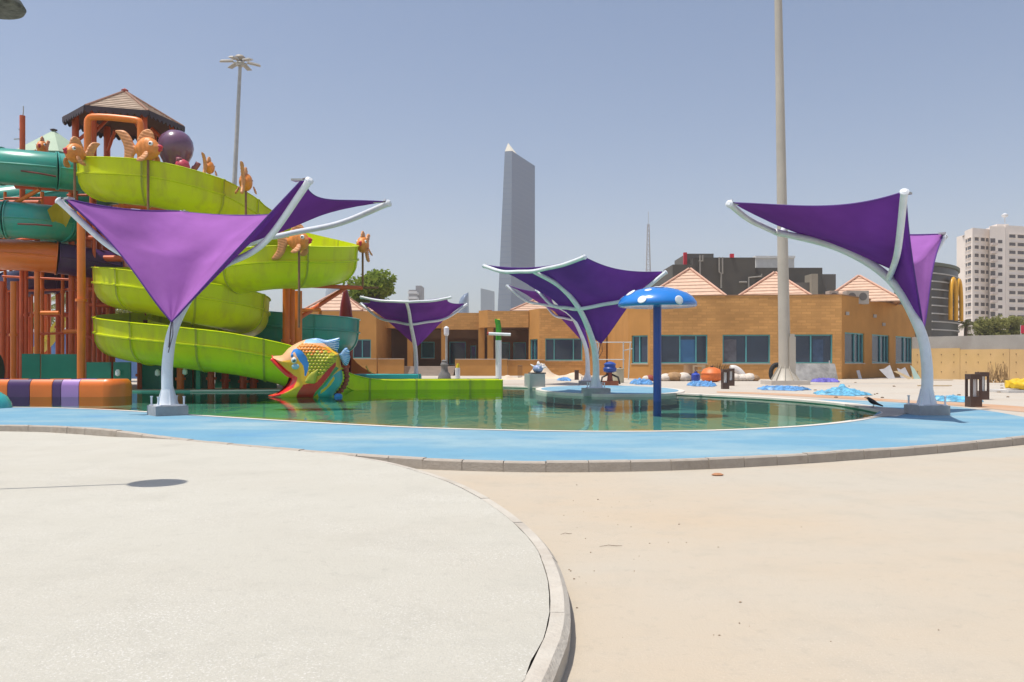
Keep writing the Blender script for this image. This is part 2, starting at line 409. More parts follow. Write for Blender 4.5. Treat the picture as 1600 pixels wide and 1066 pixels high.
# (the water lies lower: cut by keeping only the ring outside the pool)
mb = MB(); ring_in = catmull([G(1330,657.8),G(1362,652),G(1380,646),G(1366,640),G(1320,632.5)], .2); k = 24
ra = resample(tip, 99); 
ro = nsample(tip, k); ri = nsample(ring_in, k)
mb.grid([[Vector((p.x,p.y,.08)) for p in ri], [Vector((p.x,p.y,.142)) for p in ri], [Vector((p.x,p.y,.142)) for p in ro], [Vector((p.x,p.y,.10)) for p in ro]], flip=False)
struct('pool_tip_slab', mb, M('shadow_toned_slab', (.40, .36, .31), .8, .1, 2., dirt=(.3, .26, .22), ds=1.5))  # grey-beige tone has the sail's shadow painted into the pale coping
# blue deck in front of and round the right end of the pool
kerb_px = [(0,665),(100,668),(180,674),(260,685),(330,692.5),(400,699),(480,706),(560,712),(650,718),(750,721.5),(850,723),(950,722.5),(1050,720.5),(1150,716.5),(1250,711),(1350,704.5),(1450,697.5),(1550,688.5),(1600,683.5),(1700,672.5)]
kerb_line = catmull([Vector((-26, 17.6, 0)), Vector((-16, 16.9, 0))] + [G(*p).xy.to_3d() for p in kerb_px] + [Vector((13.5, 18.5, 0)), Vector((16, 24, 0))], .25)
deck_far = [G(*p) for p in [(1290,624.5),(1360,627),(1440,631.5),(1500,636.5),(1560,644.5),(1600,652),(1640,657)]]
deck_far = [p.xy.to_3d() for p in deck_far] + [Vector((12.3, 18.3, 0))]
kin = offset(kerb_line, -.11)
last = min(range(len(kin)), key=lambda i: (kin[i] - Vector((12.3, 18.3, 0))).length)
pn = [p for p in pool_near if p.x > -26]; tip_pts = [p for p in pool_far[:30] if p.x > deck_far[0].x - 1]
mb = MB(); deck_poly = [(p.x, p.y) for p in kin[:last]] + [(p.x, p.y) for p in deck_far[::-1]] + [(p.x, p.y) for p in tip_pts[::-1]] + [(p.x, p.y) for p in pn[::-1]]
mb.poly([deck_poly], .124); blue = struct('blue_pool_deck', mb, blue_m)
# kerb stones of the blue deck, one by one
def kerb_stones(line, length, w_in, z0, z1, parent, mat, gap=.012, cham=.018, name='kerb_stone', sub=2):
    n_st = max(1, round(sum((b - a).length for a, b in zip(line, line[1:])) / length)); st = nsample(line, n_st * sub)
    for k in range(n_st):
        pts = [p.xy.to_3d() for p in st[k*sub:(k+1)*sub+1]]; pts[0] = pts[0] + (pts[1] - pts[0]).normalized() * gap * .5; pts[-1] = pts[-1] - (pts[-1] - pts[-2]).normalized() * gap * .5
        dz = random.uniform(-.006, .006); dn = random.uniform(-.005, .005); pr = [(0, z0), (0, z1 - cham), (-cham, z1), (-w_in, z1), (-w_in, z0)]; vs = []; fs = []; m = len(pts)
        for q, p in enumerate(pts):
            gi = k*sub + q; t = (st[min(gi+1, len(st)-1)] - st[max(gi-1, 0)]).xy.to_3d().normalized(); nr = Vector((t.y, -t.x, 0))
            vs += [p + nr * (u + dn) + Vector((0, 0, v + (dz if v > z0 else 0))) for u, v in pr]
        for q in range(m - 1): fs += [(q*5 + (i+1) % 5, q*5 + i, q*5 + 5 + i, q*5 + 5 + (i+1) % 5) for i in range(5)]
        fs += [(0,1,2,3,4), tuple((m-1)*5 + i for i in (4,3,2,1,0))]
        MB().add(vs, fs).build(name, mat, parent)
vis = [p for p in kerb_line if -13 < p.x < 11.5]
kerb_stones(vis, .53, .115, -.05, .132, blue, kerb_m)
mb = MB(); strip(mb, kerb_line, -.006, -.10, .10, .15); struct('kerb_bed', mb, kerb_m)

# beige paving beyond the pool, up to and past the buildings
far_line = [p for p in pool_far if p.x > -6.5 or p.y > 43]
idx = next(i for i, p in enumerate(pool_far) if p.x < -6)
pf = pool_far[:idx]
pave = [(p.x, p.y) for p in pf] + [(-6.4, 43.6), (-8.6, 40.5), (-10, 37.2), (-12.5, 36.4), (-20, 36.3), (-36, 36.4), (-60, 36.4), (-60, 140), (120, 140), (120, 24), (12.5, 18.4)]
mb = MB(); mb.poly([pave], .112); struct('beige_paving', mb, beige_m)
t1 = [G(*p).xy.to_3d() for p in [(1120,611.5),(1200,614),(1270,616.5),(1340,620.5),(1420,625.5),(1500,629),(1560,632.5),(1620,637),(1700,642)]]
t2 = [G(*p).xy.to_3d() for p in [(1120,613.5),(1200,617),(1270,620.5),(1340,624),(1420,629.5),(1500,634),(1560,640),(1620,645.5),(1700,651)]]
mb = MB(); mb.grid([[p + Vector((0,0,.118)) for p in nsample(catmull(t2, .5), 30)], [p + Vector((0,0,.118)) for p in nsample(catmull(t1, .5), 30)]], flip=True); struct('terracotta_strip', mb, terra_m)

# pale plaster platform in the left foreground, with its own kerb and a crack behind the kerb
edge_px = [(560,713.5),(620,724),(700,747),(760,774),(810,806),(850,842),(875,880),(890,930),(889,985),(870,1035),(843,1090)]
plat_edge = catmull([G(500,706.2).xy.to_3d()] + [G(*p).xy.to_3d() for p in edge_px] + [Vector((-.25, 2.2, 0)), Vector((-1.3, 1.2, 0)), Vector((-3.5, .3, 0))], .12)
def plat_z(p):
    a = min(1, max(0, (-5.0 - p.x) / 2.6)); b = min(1, max(0, (p.y - 8) / 5)); a = a*a*(3-2*a); b = b*b*(3-2*b)
    return .121 - .113 * a * b
kout = [p for p in kerb_line if p.x < plat_edge[0].x]
kout = offset(kout, .004)
inner_edge = offset(plat_edge, .0)
pin_edge = [p + Vector((0, 0, 0)) for p in offset(plat_edge, -.105)]
# offset() goes right of travel; the platform lies to the right of travel along plat_edge
pin_edge = offset(plat_edge, .105)
for i, p in enumerate(pin_edge):
    if p.y < 6.2: pin_edge[i] = p + Vector((random.uniform(-.004, .004), random.uniform(-.004, .004), 0))
ring = [(p.x, p.y) for p in kout] + [(p.x, p.y) for p in pin_edge] + [(-30, .3), (-30, 17.8)]
bm = bmesh.new(); tb = MB(); tb.poly([ring], 0.)
# fine grid over the platform so that its far left can fall away
gx = np.arange(-30, 1.2, .5)
me_ = bpy.data.meshes.new('tmp'); me_.from_pydata([tuple(v) for v in tb.v], [], tb.f); bm.from_mesh(me_); bpy.data.meshes.remove(me_)
for c in np.arange(-14, 1, .5): bmesh.ops.bisect_plane(bm, geom=bm.verts[:] + bm.edges[:] + bm.faces[:], plane_co=(c, 0, 0), plane_no=(1, 0, 0))
for c in np.arange(7, 17.5, .5): bmesh.ops.bisect_plane(bm, geom=bm.verts[:] + bm.edges[:] + bm.faces[:], plane_co=(0, c, 0), plane_no=(0, 1, 0))
tb = MB(); bm.verts.ensure_lookup_table()
tb.v = [Vector((v.co.x, v.co.y, plat_z(v.co))) for v in bm.verts]; tb.f = [tuple(v.index for v in f.verts) for f in bm.faces]; tb.mi = [0] * len(tb.f); bm.free()
platform = struct('plaster_platform', tb, plaster_m, smooth=True)
vis = plat_edge[::-1]
plat_kerb_m = M('platform_kerb_concrete', (.50, .46, .395), .92, .10, 3., bump=.45, bs=45., spec=.12, dirt=(.34, .28, .22), ds=2.5, damt=.55)
kerb_stones(vis, 1.15, .1005, -.05, .122, platform, plat_kerb_m, gap=.005, cham=.03, sub=6)
mb = MB(); strip(mb, plat_edge, .01, .16, .085); struct('kerb_joint_bed', mb, M('joint_dirt', (.07, .055, .045), .95, .2, 8.))
# wafers of pale plaster, small stones, leaves and twigs lying about on the sand
peb = MB()
for i in range(70):
    x = random.uniform(.4, 7.5); y = random.uniform(3.2, 10.3); s_ = random.choice([.002, .003, .003, .004, .005]) * (1 + y * .05)
    if random.random() < .45: x = .35 + abs(random.gauss(0, .7)); y = random.uniform(4, 8.5)
    peb.lathe([(s_*.5, 0.), (s_, s_*.4), (s_*.6, s_*.9)], (x, y, 0), 5, sx=random.uniform(.7, 1.5), ph=random.random()*3)
solid('loose_pebbles', peb, M('pebble_brown', (.26, .19, .13), .9, .4, 9.), kind='stuff')
for i, (px, py, L_, a, lab) in enumerate([(885,835,.09,.1,'thin dry twig lying on the sand beside the platform kerb'), (955,854,.17,.12,'long dry grass stem lying on the sand further from the kerb')]):
    c = G(px, py, .004); mb = MB(); mb.tube([c + Vector((-L_/2, 0, 0)), c + Vector((-L_*.1, .02, .006)), c + Vector((L_*.2, .01, .003)), c + Vector((L_/2, .03, 0))], [.001, .002, .002, .001], 6)
    solid('twig', mb, bark, lab, 'twig', 'twigs on the sand')
c = G(1121, 743, .003); mb = MB(); mb.lathe([(.05, 0), (.065, .012), (.03, .028)], c, 7, sx=1.2, sy=.7); solid('brick_fragment', mb, M('fragment_red', (.42, .2, .1), .9), 'small reddish brick fragment lying on the sand near the blue deck kerb', 'fragment')

# raised round blue island with its coping, at the far side of the pool
def island():
    cx, cy, rx, ry = 4.25, 37.0, 3.2, 6.0
    pts = [(cx + rx * math.cos(a) , cy + ry * math.sin(a)) for a in np.linspace(0, 2*math.pi, 64, endpoint=False)]
    q = [(cx + (rx-.25) * math.cos(a) , cy + (ry-.35) * math.sin(a)) for a in np.linspace(0, 2*math.pi, 64, endpoint=False)]
    mb = MB(); mb.prism(pts, -.3, .15); o = struct('island_plinth', mb, coping_m)
    mb = MB(); mb.prism(q, .1, .156); struct('blue_island_deck', mb, blue_m)
island()
# ------------------------------------------------------------------ buildings
tan_brick = brick_mat('tan_brick', (.60, .32, .115), (.53, .28, .10), 1., bump=.3)  # kept paler than the render: some of the front's sunlight is in this colour
tan_plain = M('tan_render', (.50, .25, .078), .9, .10, .5, bump=.2, spec=.1, dirt=(.40, .205, .07), ds=.4, damt=.5)
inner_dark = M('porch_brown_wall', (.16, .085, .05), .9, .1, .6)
tile_m = M('salmon_roof_tile', (.60, .405, .29), .8, .10, 2.5, bump=.3, bs=8.)
tile_ridge = M('ridge_tile', (.60, .36, .26), .8, .1, 3.)
teal_frame = M('teal_aluminium', (.10, .36, .38), .4, .08, 2.)
pane_m = glass_mat('dark_window_glass', (.035, .055, .09))
room_m = M('interior_dark', (.03, .03, .035), .9)
blind_m = M('blue_window_board', (.05, .16, .32), .5, .12, .6)

def wall_open(mbx, p0, p1, z0, z1, th, ops):
    """wall from p0 to p1 (plan), thickness away from the viewer, with real openings (s0,s1,za,zb) in metres along it"""
    p0 = Vector(p0[:2]); p1 = Vector(p1[:2]); t = (p1 - p0).normalized(); L = (p1 - p0).length; nn = Vector((-t.y, t.x))
    def seg(a, b, za, zb):
        if b - a < 1e-4 or zb - za < 1e-4: return
        q = [p0 + t*a, p0 + t*b, p0 + t*b + nn*th, p0 + t*a + nn*th]; mbx.prism(q, za, zb)
    ops = sorted(ops); s = 0.
    for a, b, za, zb in ops:
        seg(s, a, z0, z1); seg(a, b, z0, za); seg(a, b, zb, z1); s = b
    seg(s, L, z0, z1)
def window(parent, p0, p1, a, b, za, zb, mull=(.5,), inset=.16, board=None, bmat=None):
    p0 = Vector(p0[:2]); p1 = Vector(p1[:2]); t = (p1 - p0).normalized(); nn = Vector((-t.y, t.x))
    def slab(m_, s0, s1, z0, z1, d0, d1): m_.prism([p0+t*s0+nn*d0, p0+t*s1+nn*d0, p0+t*s1+nn*d1, p0+t*s0+nn*d1], z0, z1)
    fw = .09; fr = MB()
    slab(fr, a, a+fw, za, zb, inset-.06, inset+.04); slab(fr, b-fw, b, za, zb, inset-.06, inset+.04)
    slab(fr, a+fw, b-fw, za, za+fw, inset-.06, inset+.04); slab(fr, a+fw, b-fw, zb-fw, zb, inset-.06, inset+.04)
    for m_ in mull:
        c = a + (b - a) * m_; slab(fr, c-.045, c+.045, za+fw, zb-fw, inset-.05, inset+.03)
    f = fr.build('window_frame', teal_frame, parent)
    pn_ = MB(); slab(pn_, a+fw, b-fw, za+fw, zb-fw, inset+.045, inset+.06); pn_.build('pane', pane_m, f)
    sl = MB(); slab(sl, a-.05, b+.05, za-.07, za-.002, -.05, inset-.07); sl.build('sill', M('pale_sill', (.5, .42, .33), .8), f)
    if board:
        bb = MB(); s0 = a + (b-a)*board[0]; s1 = a + (b-a)*board[1]; slab(bb, s0, s1, za+fw, zb-.35, inset+.032, inset+.043); bb.build('board_reflection_panel', bmat or blind_m, f)
def pyramid_roof(parent, c, half, z0, h, rows=9, name='tiled_roof', ang=0., sides=4):
    """hip roof of overlapping tile courses with ridge caps on the hips"""
    m_ = MB(); rd = MB(); c = Vector(c)
    def corner(k, f, z): a = ang + math.pi/4 + 2*math.pi*k/sides; rr = half * math.sqrt(2) * f; return Vector((c.x + rr*math.cos(a), c.y + rr*math.sin(a), z))
    for k in range(sides):
        for r in range(rows):
            f0 = 1 - r/rows; f1 = 1 - (r+1)/rows; za = z0 + h*r/rows; zb = z0 + h*(r+1)/rows
            A, B = corner(k, f0, za+.07), corner(k+1, f0, za+.07); D, C = corner(k, f1, zb), corner(k+1, f1, zb)
            A2, B2 = corner(k, f0, za), corner(k+1, f0, za)
            if r < rows-1: m_.add([A, B, C, D], [(0,1,2,3)])
            else: m_.add([A, B, (C+D)/2], [(0,1,2)])
            m_.add([A2, B2, B, A], [(0,1,2,3)])
        rd.tube([corner(k, 1, z0+.08), corner(k, 0.02, z0+h+.06)], .09, 8)
    o = m_.build(name, tile_m, parent); rd.build('ridge_cap', tile_ridge, o); return o

# --- right-hand tan building
b1 = thing('tan_building', 'long tan brick building with teal windows and tiled roof pyramids, behind the mushroom', 'building', (17, 66, 0))
D1 = 61.; ZT = 6.22
pA = Vector((xat(1018, D1), D1 + .6)); pB = Vector((xat(1315, 60.4), 60.4)); pL = Vector((8.85, 62.9)); pC = Vector((xat(1430, 74), 74.))
def s_on(p0, p1, px):
    t = (p1 - p0); k = (px - 800) / FOC       # x = k*y along the wall
    u = (k * p0.y - p0.x) / (t.x - k * t.y); return u * t.length
zs = lambda py, d: zat(py, d)
front_ops = [(s_on(pA, pB, a), s_on(pA, pB, b), zs(568, D1), zs(523, D1)) for a, b in ((1031.5,1105.5), (1129,1203.5), (1234,1301))]
wm = MB(); wall_open(wm, pA, pB, .05, ZT, .3, front_ops); wm.build('front_wall', tan_brick, b1)
for i, (a, b, za, zb) in enumerate(front_ops): window(b1, pA, pB, a, b, za, zb, mull=((.42,.76), (.5,), (.5,))[i], board=((.43, .74), (.04, .30), (.55, .80))[i], bmat=(None, M('reflection_grey', (.13, .13, .15), .9, .2, 3.), M('reflection_blue', (.06, .10, .17), .8, .2, 3.))[i])  # second and third windows: grey and blue panels imitate reflections in the glass
lop = [(s_on(pL, pA, 987), s_on(pL, pA, 1012), zs(568, 62), zs(524, 62))]
wm = MB(); wall_open(wm, pL, pA - (pA-pL).normalized()*.003, .05, ZT-.01, .3, lop); wm.build('angled_bay_wall', tan_plain, b1); window(b1, pL, pA, *lop[0], mull=(.45,))
sop = []
for a, b in ((1320,1350.5), (1362.5,1389.5), (1399.5,1426)):
    s0, s1 = s_on(pB, pC, a), s_on(pB, pC, b); sop.append((s0, s1, 1.28, 3.55))
wm = MB(); wall_open(wm, pB + (pC-pB).normalized()*.003, pC, .05, ZT-.01, .3, sop); wm.build('side_wall', tan_plain, b1)
for o_ in sop: window(b1, pB, pC, *o_, mull=(.55, .8))
pcap = MB(); tt = [pL, pA, pB, pC]
for a, b in zip(tt, tt[1:]):
    t = (b-a).normalized(); nn = Vector((-t.y, t.x)); pcap.prism([a-nn*.03, b-nn*.03, b+nn*.3, a+nn*.3], ZT+.002, ZT+.07)
pcap.build('parapet_cap', M('parapet_cap_tan', (.34, .19, .095), .9), b1)
rest = MB(); rest.prism([pL + Vector((0, .3)), pL + Vector((0, 14)), Vector((36, 90)), pC + Vector((-.3, .1)), pB + Vector((-.1, .6)), pA + Vector((.1, .6))], .05, ZT - .5); rest.build('roof_slab_body', tan_plain, b1)
# three pyramids: far enough back to sit behind the parapet
for px, pk, hw, dd in ((1078, 421, 3.3, 66.), (1211, 427, 3.1, 66.5), (1342, 432, 3.0, 68.)):
    zt = zat(pk, dd); pyramid_roof(b1, (xat(px, dd), dd), hw, ZT - .15, zt - ZT + .15, ang=R(-20))
# air-conditioning boxes on the roof
for px, w_ in ((1300, .7), (1328, .8), (1345, .9)):
    d_ = 63.5; x_ = xat(px, d_); u = thing('roof_unit', 'grey air conditioning unit on the tan roof, ' + {1300: 'left of the third tiled pyramid', 1328: 'in front of the third tiled pyramid', 1345: 'rightmost of the row'}[px], 'air conditioner', (x_, d_, ZT - .45), 'roof air conditioning units')
    m_ = MB(); m_.box((x_-w_/2, d_-.4, ZT-.45), (x_+w_/2, d_+.4, ZT+.55)); m_.build('casing', M('unit_beige', (.42, .38, .33), .7), u)
    m_ = MB(); m_.lathe([(.3, 0), (.3, .03)], (0,0,0), 16); m_.xf(Matrix.Translation((x_, d_-.405, ZT+.1)) @ Matrix.Rotation(R(90), 4, 'X')); m_.build('fan_grille', M('grille_dark', (.14, .13, .12), .6), u)
# small wall lamps and vents on the side wall
for px, py in ((1322,490),(1365,494),(1379,507)):
    s0 = s_on(pB, pC, px); t = (pC-pB).normalized(); q = pB + t*s0 - Vector((-t.y, t.x))*.08; z = zat(py, q.y)
    m_ = MB(); m_.box((q.x-.12, q.y-.1, z-.12), (q.x+.12, q.y+.1, z+.12)); m_.build('wall_lamp', M('lamp_grey', (.4,.38,.35), .6), b1)

# --- left tan building with porches
b2 = thing('porch_building', 'low tan building with shaded porches, columns and steps, behind the lime slide trough', 'building', (-4, 80, 0))
Z2 = 6.2; D2 = 77.
def rectwall(name, px0, px1, d, z0, z1, mat, th=.35, ops=(), dd=None):
    a = Vector((xat(px0, d), d)); b = Vector((xat(px1, dd or d), dd or d)); m_ = MB()
    oo = [(s_on(a, b, o[0]), s_on(a, b, o[1]), zat(o[2], d), zat(o[3], d)) for o in ops]
    wall_open(m_, a, b, z0, z1, th, oo); o_ = m_.build(name, mat, b2)
    return a, b, oo
# bay with the wide window
a, b, oo = rectwall('bay_wall', 843, 947, D2, .05, zat(482, D2), tan_brick, ops=[(852, 910, 563.5, 529)])
window(b2, a, b, *oo[0], mull=(.24, .76))
a2 = Vector((xat(826, D2 + 2.2), D2 + 2.2)); m_ = MB(); lo = [(s_on(a2, a, 828), s_on(a2, a, 840), zat(563, 78), zat(530, 78))]
wall_open(m_, a2, a - (a - a2).normalized()*.004, .05, zat(482, D2)-.02, .3, lo); m_.build('bay_wall', tan_plain, b2); window(b2, a2, a, *lo[0], mull=(.5,))
bb_ = Vector((xat(947, D2), D2)); rr_ = Vector((xat(962, D2 + 8), D2 + 8)); m_ = MB(); wall_open(m_, bb_ + Vector((.003, .003)), rr_, .05, zat(482, D2) - .02, .3, []); m_.build('bay_return_wall', tan_plain, b2)
# recessed link between the two buildings
a, b, oo = rectwall('link_wall', 935, 1000, 80.5, .05, zat(482, 80.5), tan_plain, ops=[(937, 961, 562, 530)]); window(b2, a, b, *oo[0], mull=(.6,))
# fascias over the porches
rectwall('porch_fascia', 762, 826, 79., zat(511.5, 79.), zat(486, 79.), tan_brick, th=.5)
rectwall('porch_fascia', 748, 762, 80.2, zat(511.5, 79.), zat(484.5, 79.), tan_plain, th=.5, dd=79.05)
rectwall('porch_fascia', 690, 748, 81., zat(515, 81.), zat(489, 81.), tan_brick, th=.5)
rectwall('porch_fascia', 587, 690, 81.6, zat(513, 81.6), zat(488, 81.6), tan_plain, th=.5)
# left wing
a, b, oo = rectwall('wing_wall', 470, 588, D2, .05, zat(486.5, D2), tan_plain, ops=[(551, 579.5, 560, 530.5)]); window(b2, a, b, *oo[0], mull=(.52,))
m_ = MB(); wall_open(m_, b + Vector((.003, .003)), Vector((xat(588, D2) + .3, 84.5)), .05, zat(487, D2), .3, []); m_.build('wing_return_wall', tan_plain, b2)
# porch back walls, doors, dark windows
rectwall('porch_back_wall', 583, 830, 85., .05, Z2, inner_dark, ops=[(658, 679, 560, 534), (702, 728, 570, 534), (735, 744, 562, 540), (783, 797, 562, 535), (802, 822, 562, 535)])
for x0, x1, y0, y1 in [(658, 679, 560, 534), (702, 728, 570, 534), (783, 797, 562, 535), (802, 822, 562, 535), (735, 744, 562, 540)]:
    a = Vector((xat(583, 85.), 85.)); b = Vector((xat(830, 85.), 85.)); window(b2, a, b, s_on(a, b, x0), s_on(a, b, x1), zat(y0, 85.), zat(y1, 85.), mull=())
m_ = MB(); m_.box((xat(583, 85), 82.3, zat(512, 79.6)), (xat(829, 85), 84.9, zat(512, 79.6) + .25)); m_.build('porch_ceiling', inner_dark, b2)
m_ = MB(); m_.box((xat(583, 85), 79.2, .1), (xat(829, 85), 86.5, .95)); m_.build('porch_floor', M('porch_floor_tile', (.3, .2, .14), .7), b2)
for px0, px1, d_ in ((747.5, 757, 80.3), (761.5, 771, 79.4), (689.5, 698.5, 81.2), (636.5, 645, 81.6)):
    m_ = MB(); x0, x1 = xat(px0, d_), xat(px1, d_); m_.box((x0, d_ - .02, .9), (x1, d_ + .5, zat(512, 79.5) + .02)); m_.build('porch_column', tan_plain, b2)
# low parapet walls and steps
def low(px0, px1, d, ytop, dd=None):
    a = Vector((xat(px0, d), d)); b = Vector((xat(px1, dd or d), dd or d)); t = (b-a).normalized(); nn = Vector((-t.y, t.x)); zt = zat(ytop, d)
    m_ = MB(); m_.prism([a, b, b+nn*.35, a+nn*.35], .05, zt); o_ = m_.build('low_wall', tan_plain, b2)
    m_ = MB(); m_.prism([a-nn*.05, b-nn*.05, b+nn*.4, a+nn*.4], zt+.002, zt+.07); m_.build('wall_coping', M('parapet_cap_pale', (.55, .42, .31), .9), o_)
low(552, 588, 74.5, 561.5); low(590.5, 631, 76., 561.5); low(711, 793, 75., 562); low(793.6, 850, 76., 563)
for i in range(5):
    m_ = MB(); z = .11 + .17 * (i + 1); m_.box((xat(640, 77), 75.4 + i * .55, .1), (xat(710, 77), 79.3, z - .001 * i)); m_.build('step', M('step_pale', (.46, .38, .31), .9), b2)
rest = MB(); rest.box((xat(583, 85), 85.4, .1), (xat(960, 85), 95, zat(487, 77) - .4)); rest.build('roof_slab_body', tan_plain, b2)
for px, pk, hw, dd in ((529, 454, 2.9, 83.), (600, 470, 1.9, 86.), (838, 467, 2.6, 83.5)):
    zt = zat(pk, dd); z0 = zat(487, dd); pyramid_roof(b2, (xat(px, dd), dd), hw, z0 - .1, zt - z0, rows=6)
# flank of the wing behind the slides
# ------------------------------------------------------------------ backdrop buildings
grey_m = M('grey_cladding', (.085, .078, .066), .8, .08, .4); grey2 = M('grey_cladding_pale', (.13, .12, .105), .8, .08, .4)
g = thing('grey_block', 'dark grey flat-roofed building with pipes and red trim behind the tiled pyramids', 'building', P(1170, 500, 110).xy.to_3d())
def gb(px0, px1, ytop, d, dep, mat, name='wall_block', par=None, ybot=None):
    m_ = MB(); m_.box((xat(px0, d), d, 0 if ybot is None else zat(ybot, d)), (xat(px1, d), d + dep, zat(ytop, d))); return m_.build(name, mat, par or g)
gb(1051, 1086, 413.5, 110, 20, grey_m); gb(1083, 1180, 402.5, 111, 18, grey_m); gb(1072, 1115, 396.5, 113, 8, grey2); gb(1180, 1285, 418.5, 111.5, 20, grey_m); gb(1284, 1306, 428.5, 112.5, 20, grey2)
gb(1240, 1268, 441.5, 107.5, 2, grey2, 'plant_box'); gb(1268, 1278, 428, 106.8, 2.5, M('duct_beige', (.3, .26, .2), .7), 'duct')
gb(1068.5, 1073.5, 394.5, 112.2, .5, M('red_trim', (.55, .01, .03), .5), 'red_trim'); gb(1141.5, 1147, 396.5, 110.8, .5, MATS['red_trim'], 'red_trim', ybot=402.5)
pipe = M('pipe_grey', (.26, .24, .21), .5)
for pts in ([(1094,399),(1094,430)], [(1098,399),(1098,408),(1092,408)], [(1124,402),(1124,425),(1127,428),(1127,450)], [(1129,402),(1129,428)], [(1170,455),(1170,434),(1190,432),(1190,428)], [(1155,441),(1167,441)]):
    m_ = MB(); m_.tube([P(x, y, 110.6) for x, y in pts], .12, 8); m_.build('pipe', pipe, g)
wv = thing('white_penthouse', 'faint pale rooftop block showing above the grey building left of the tall lamp mast', 'building', P(1210, 420, 150).xy.to_3d())
m_ = MB(); m_.box((xat(1181, 150), 150, 0), (xat(1241, 150), 162, zat(401, 150))); m_.build('wall_block', M('pale_render', (.5, .5, .48), .9), wv)
m_ = MB(); m_.box((xat(1180, 150), 149.8, zat(403.5, 150)), (xat(1242, 150), 162.2, zat(400, 150))); m_.build('roof_edge', M('pale_render2', (.58, .58, .56), .9), wv)

# skyscraper: twisted glass slab with a stone flank and sloping top
glass_blue = M('tower_glass_blue', (.012, .055, .14), .3, .12, .01, spec=.4); stone = M('tower_stone', (.055, .095, .155), .5, .1, .02)
DS = 900.; sk = thing('skyscraper', 'tall bluish glass skyscraper with slanted top, on the horizon', 'tower', (xat(806, DS), DS + 30, 0))
zA, zB, zC = zat(231, DS), zat(258, DS), zat(236, DS)
bx = [xat(x, DS) for x in (773.5, 797.5, 836)]; tx = [xat(x, DS) for x in (788.5, 800, 836)]
rows_f = []; NF = 40
def lerp(a, b, t): return a + (b - a) * t
m_ = MB(); m2 = MB()
for i in range(NF + 1):
    t = i / NF
    l = lerp(bx[0], tx[0], t); c = lerp(bx[1], tx[1], t); r_ = lerp(bx[2], tx[2], t)
    rows_f.append((l, c, r_))
L_ = [Vector((lerp(bx[0], tx[0], i/NF), DS + 16, zA * i / NF)) for i in range(NF+1)]
C_ = [Vector((lerp(bx[1], tx[1], i/NF), DS, zC * i / NF)) for i in range(NF+1)]
Rr = [Vector((lerp(bx[2], tx[2], i/NF), DS + 4, zB * i / NF)) for i in range(NF+1)]
Bk = [Vector((lerp(bx[2], tx[2], i/NF) - 6, DS + 40, zB * i / NF)) for i in range(NF+1)]
Bl = [Vector((lerp(bx[0], tx[0], i/NF) + 4, DS + 40, zA * i / NF)) for i in range(NF+1)]
m_.grid([C_, Rr], flip=True); m_.grid([Rr, Bk], flip=True); m_.grid([Bk, Bl], flip=True); m_.add([L_[-1], C_[-1], Rr[-1], Bk[-1], Bl[-1]], [(0,1,2,3,4)]); m_.build('glass_face', glass_blue, sk)
m2.grid([Bl, L_], flip=True); m2.grid([L_, C_], flip=True); m2.build('stone_flank', stone, sk)
m_ = MB(); m_.add([L_[-1] + Vector((0,0,.2)), C_[-1] + Vector((0,-.5,.2)), Rr[-1].lerp(C_[-1], .78), P(794, 223.5, DS + 14)], [(0,1,3), (1,2,3), (2,0,3), (0,2,1)]); m_.build('lit_peak', M('peak_sunlit_tone', (.72, .66, .52), .5), sk)  # pale tip colour stands in for sunlight on the peak
m_ = MB()
for i in range(1, NF):
    for A, B in ((C_, Rr), (L_, C_)):
        a, b = A[i], B[i]; m_.add([a + Vector((0,-.4,-.35)), b + Vector((0,-.4,-.35)), b + Vector((0,-.4,.35)), a + Vector((0,-.4,.35))], [(0,1,2,3)])
m_.build('floor_bands', M('tower_band', (.02, .065, .145), .35), sk)

# smaller far towers left of it
def slab_tower(name, label, px0, px1, ytop, d, mat, sl=0., bands=0, bm_=None, dep=20):
    o = thing(name, label, 'tower', (xat((px0+px1)/2, d), d + dep/2, 0), 'far city towers')
    x0, x1, z1 = xat(px0, d), xat(px1, d), zat(ytop, d); z2 = zat(ytop + sl, d)
    m_ = MB(); m_.add([(x0,d,0),(x1,d,0),(x1,d+dep,0),(x0,d+dep,0),(x0,d,z1),(x1,d,z2),(x1,d+dep,z2),(x0,d+dep,z1)], [(0,3,2,1),(4,5,6,7),(0,1,5,4),(1,2,6,5),(2,3,7,6),(3,0,4,7)]); m_.build('shaft', mat, o)
    for i in range(bands):
        z = z1 * (.5 + .5 * (i + .5) / bands); m_ = MB(); m_.box((x0-.6, d-.6, z-.9), (x1+.6, d+dep, z+.9)); m_.build('floor_band', bm_, o)
    return o
pale_glass = M('pale_far_glass', (.24, .29, .34), .3, .1, .02); far_grey = M('far_grey_wall', (.2, .2, .21), .7)
slab_tower('glass_tower', 'pale glass tower with slanted roof just left of the skyscraper', 751, 772, 450.5, 700, pale_glass, sl=5)
slab_tower('striped_tower', 'small far white-striped office tower above the middle shade sail', 638.5, 650, 453, 640, far_grey, bands=7, bm_=M('far_white_band', (.55, .55, .55), .6))
slab_tower('grey_tower', 'thin grey far tower beside the striped office tower', 649.5, 658.5, 446.5, 655, far_grey)
o = thing('sail_tower', 'far curved sail-shaped blue building right of the middle shade sail', 'tower', (xat(724, 620), 630, 0), 'far city towers')
m_, _ = inflate([(xat(x, 620), zat(y, 620)) for x, y in ((715,566),(715,480),(716,472),(719,465),(724,459.5),(731.5,456),(732.5,500),(732.5,566))], 1.2, 8., 4.); m_.xf(Matrix.Translation((0, 625, 0))); m_.build('curved_shell', M('sail_glass', (.12, .18, .28), .3), o, smooth=True)
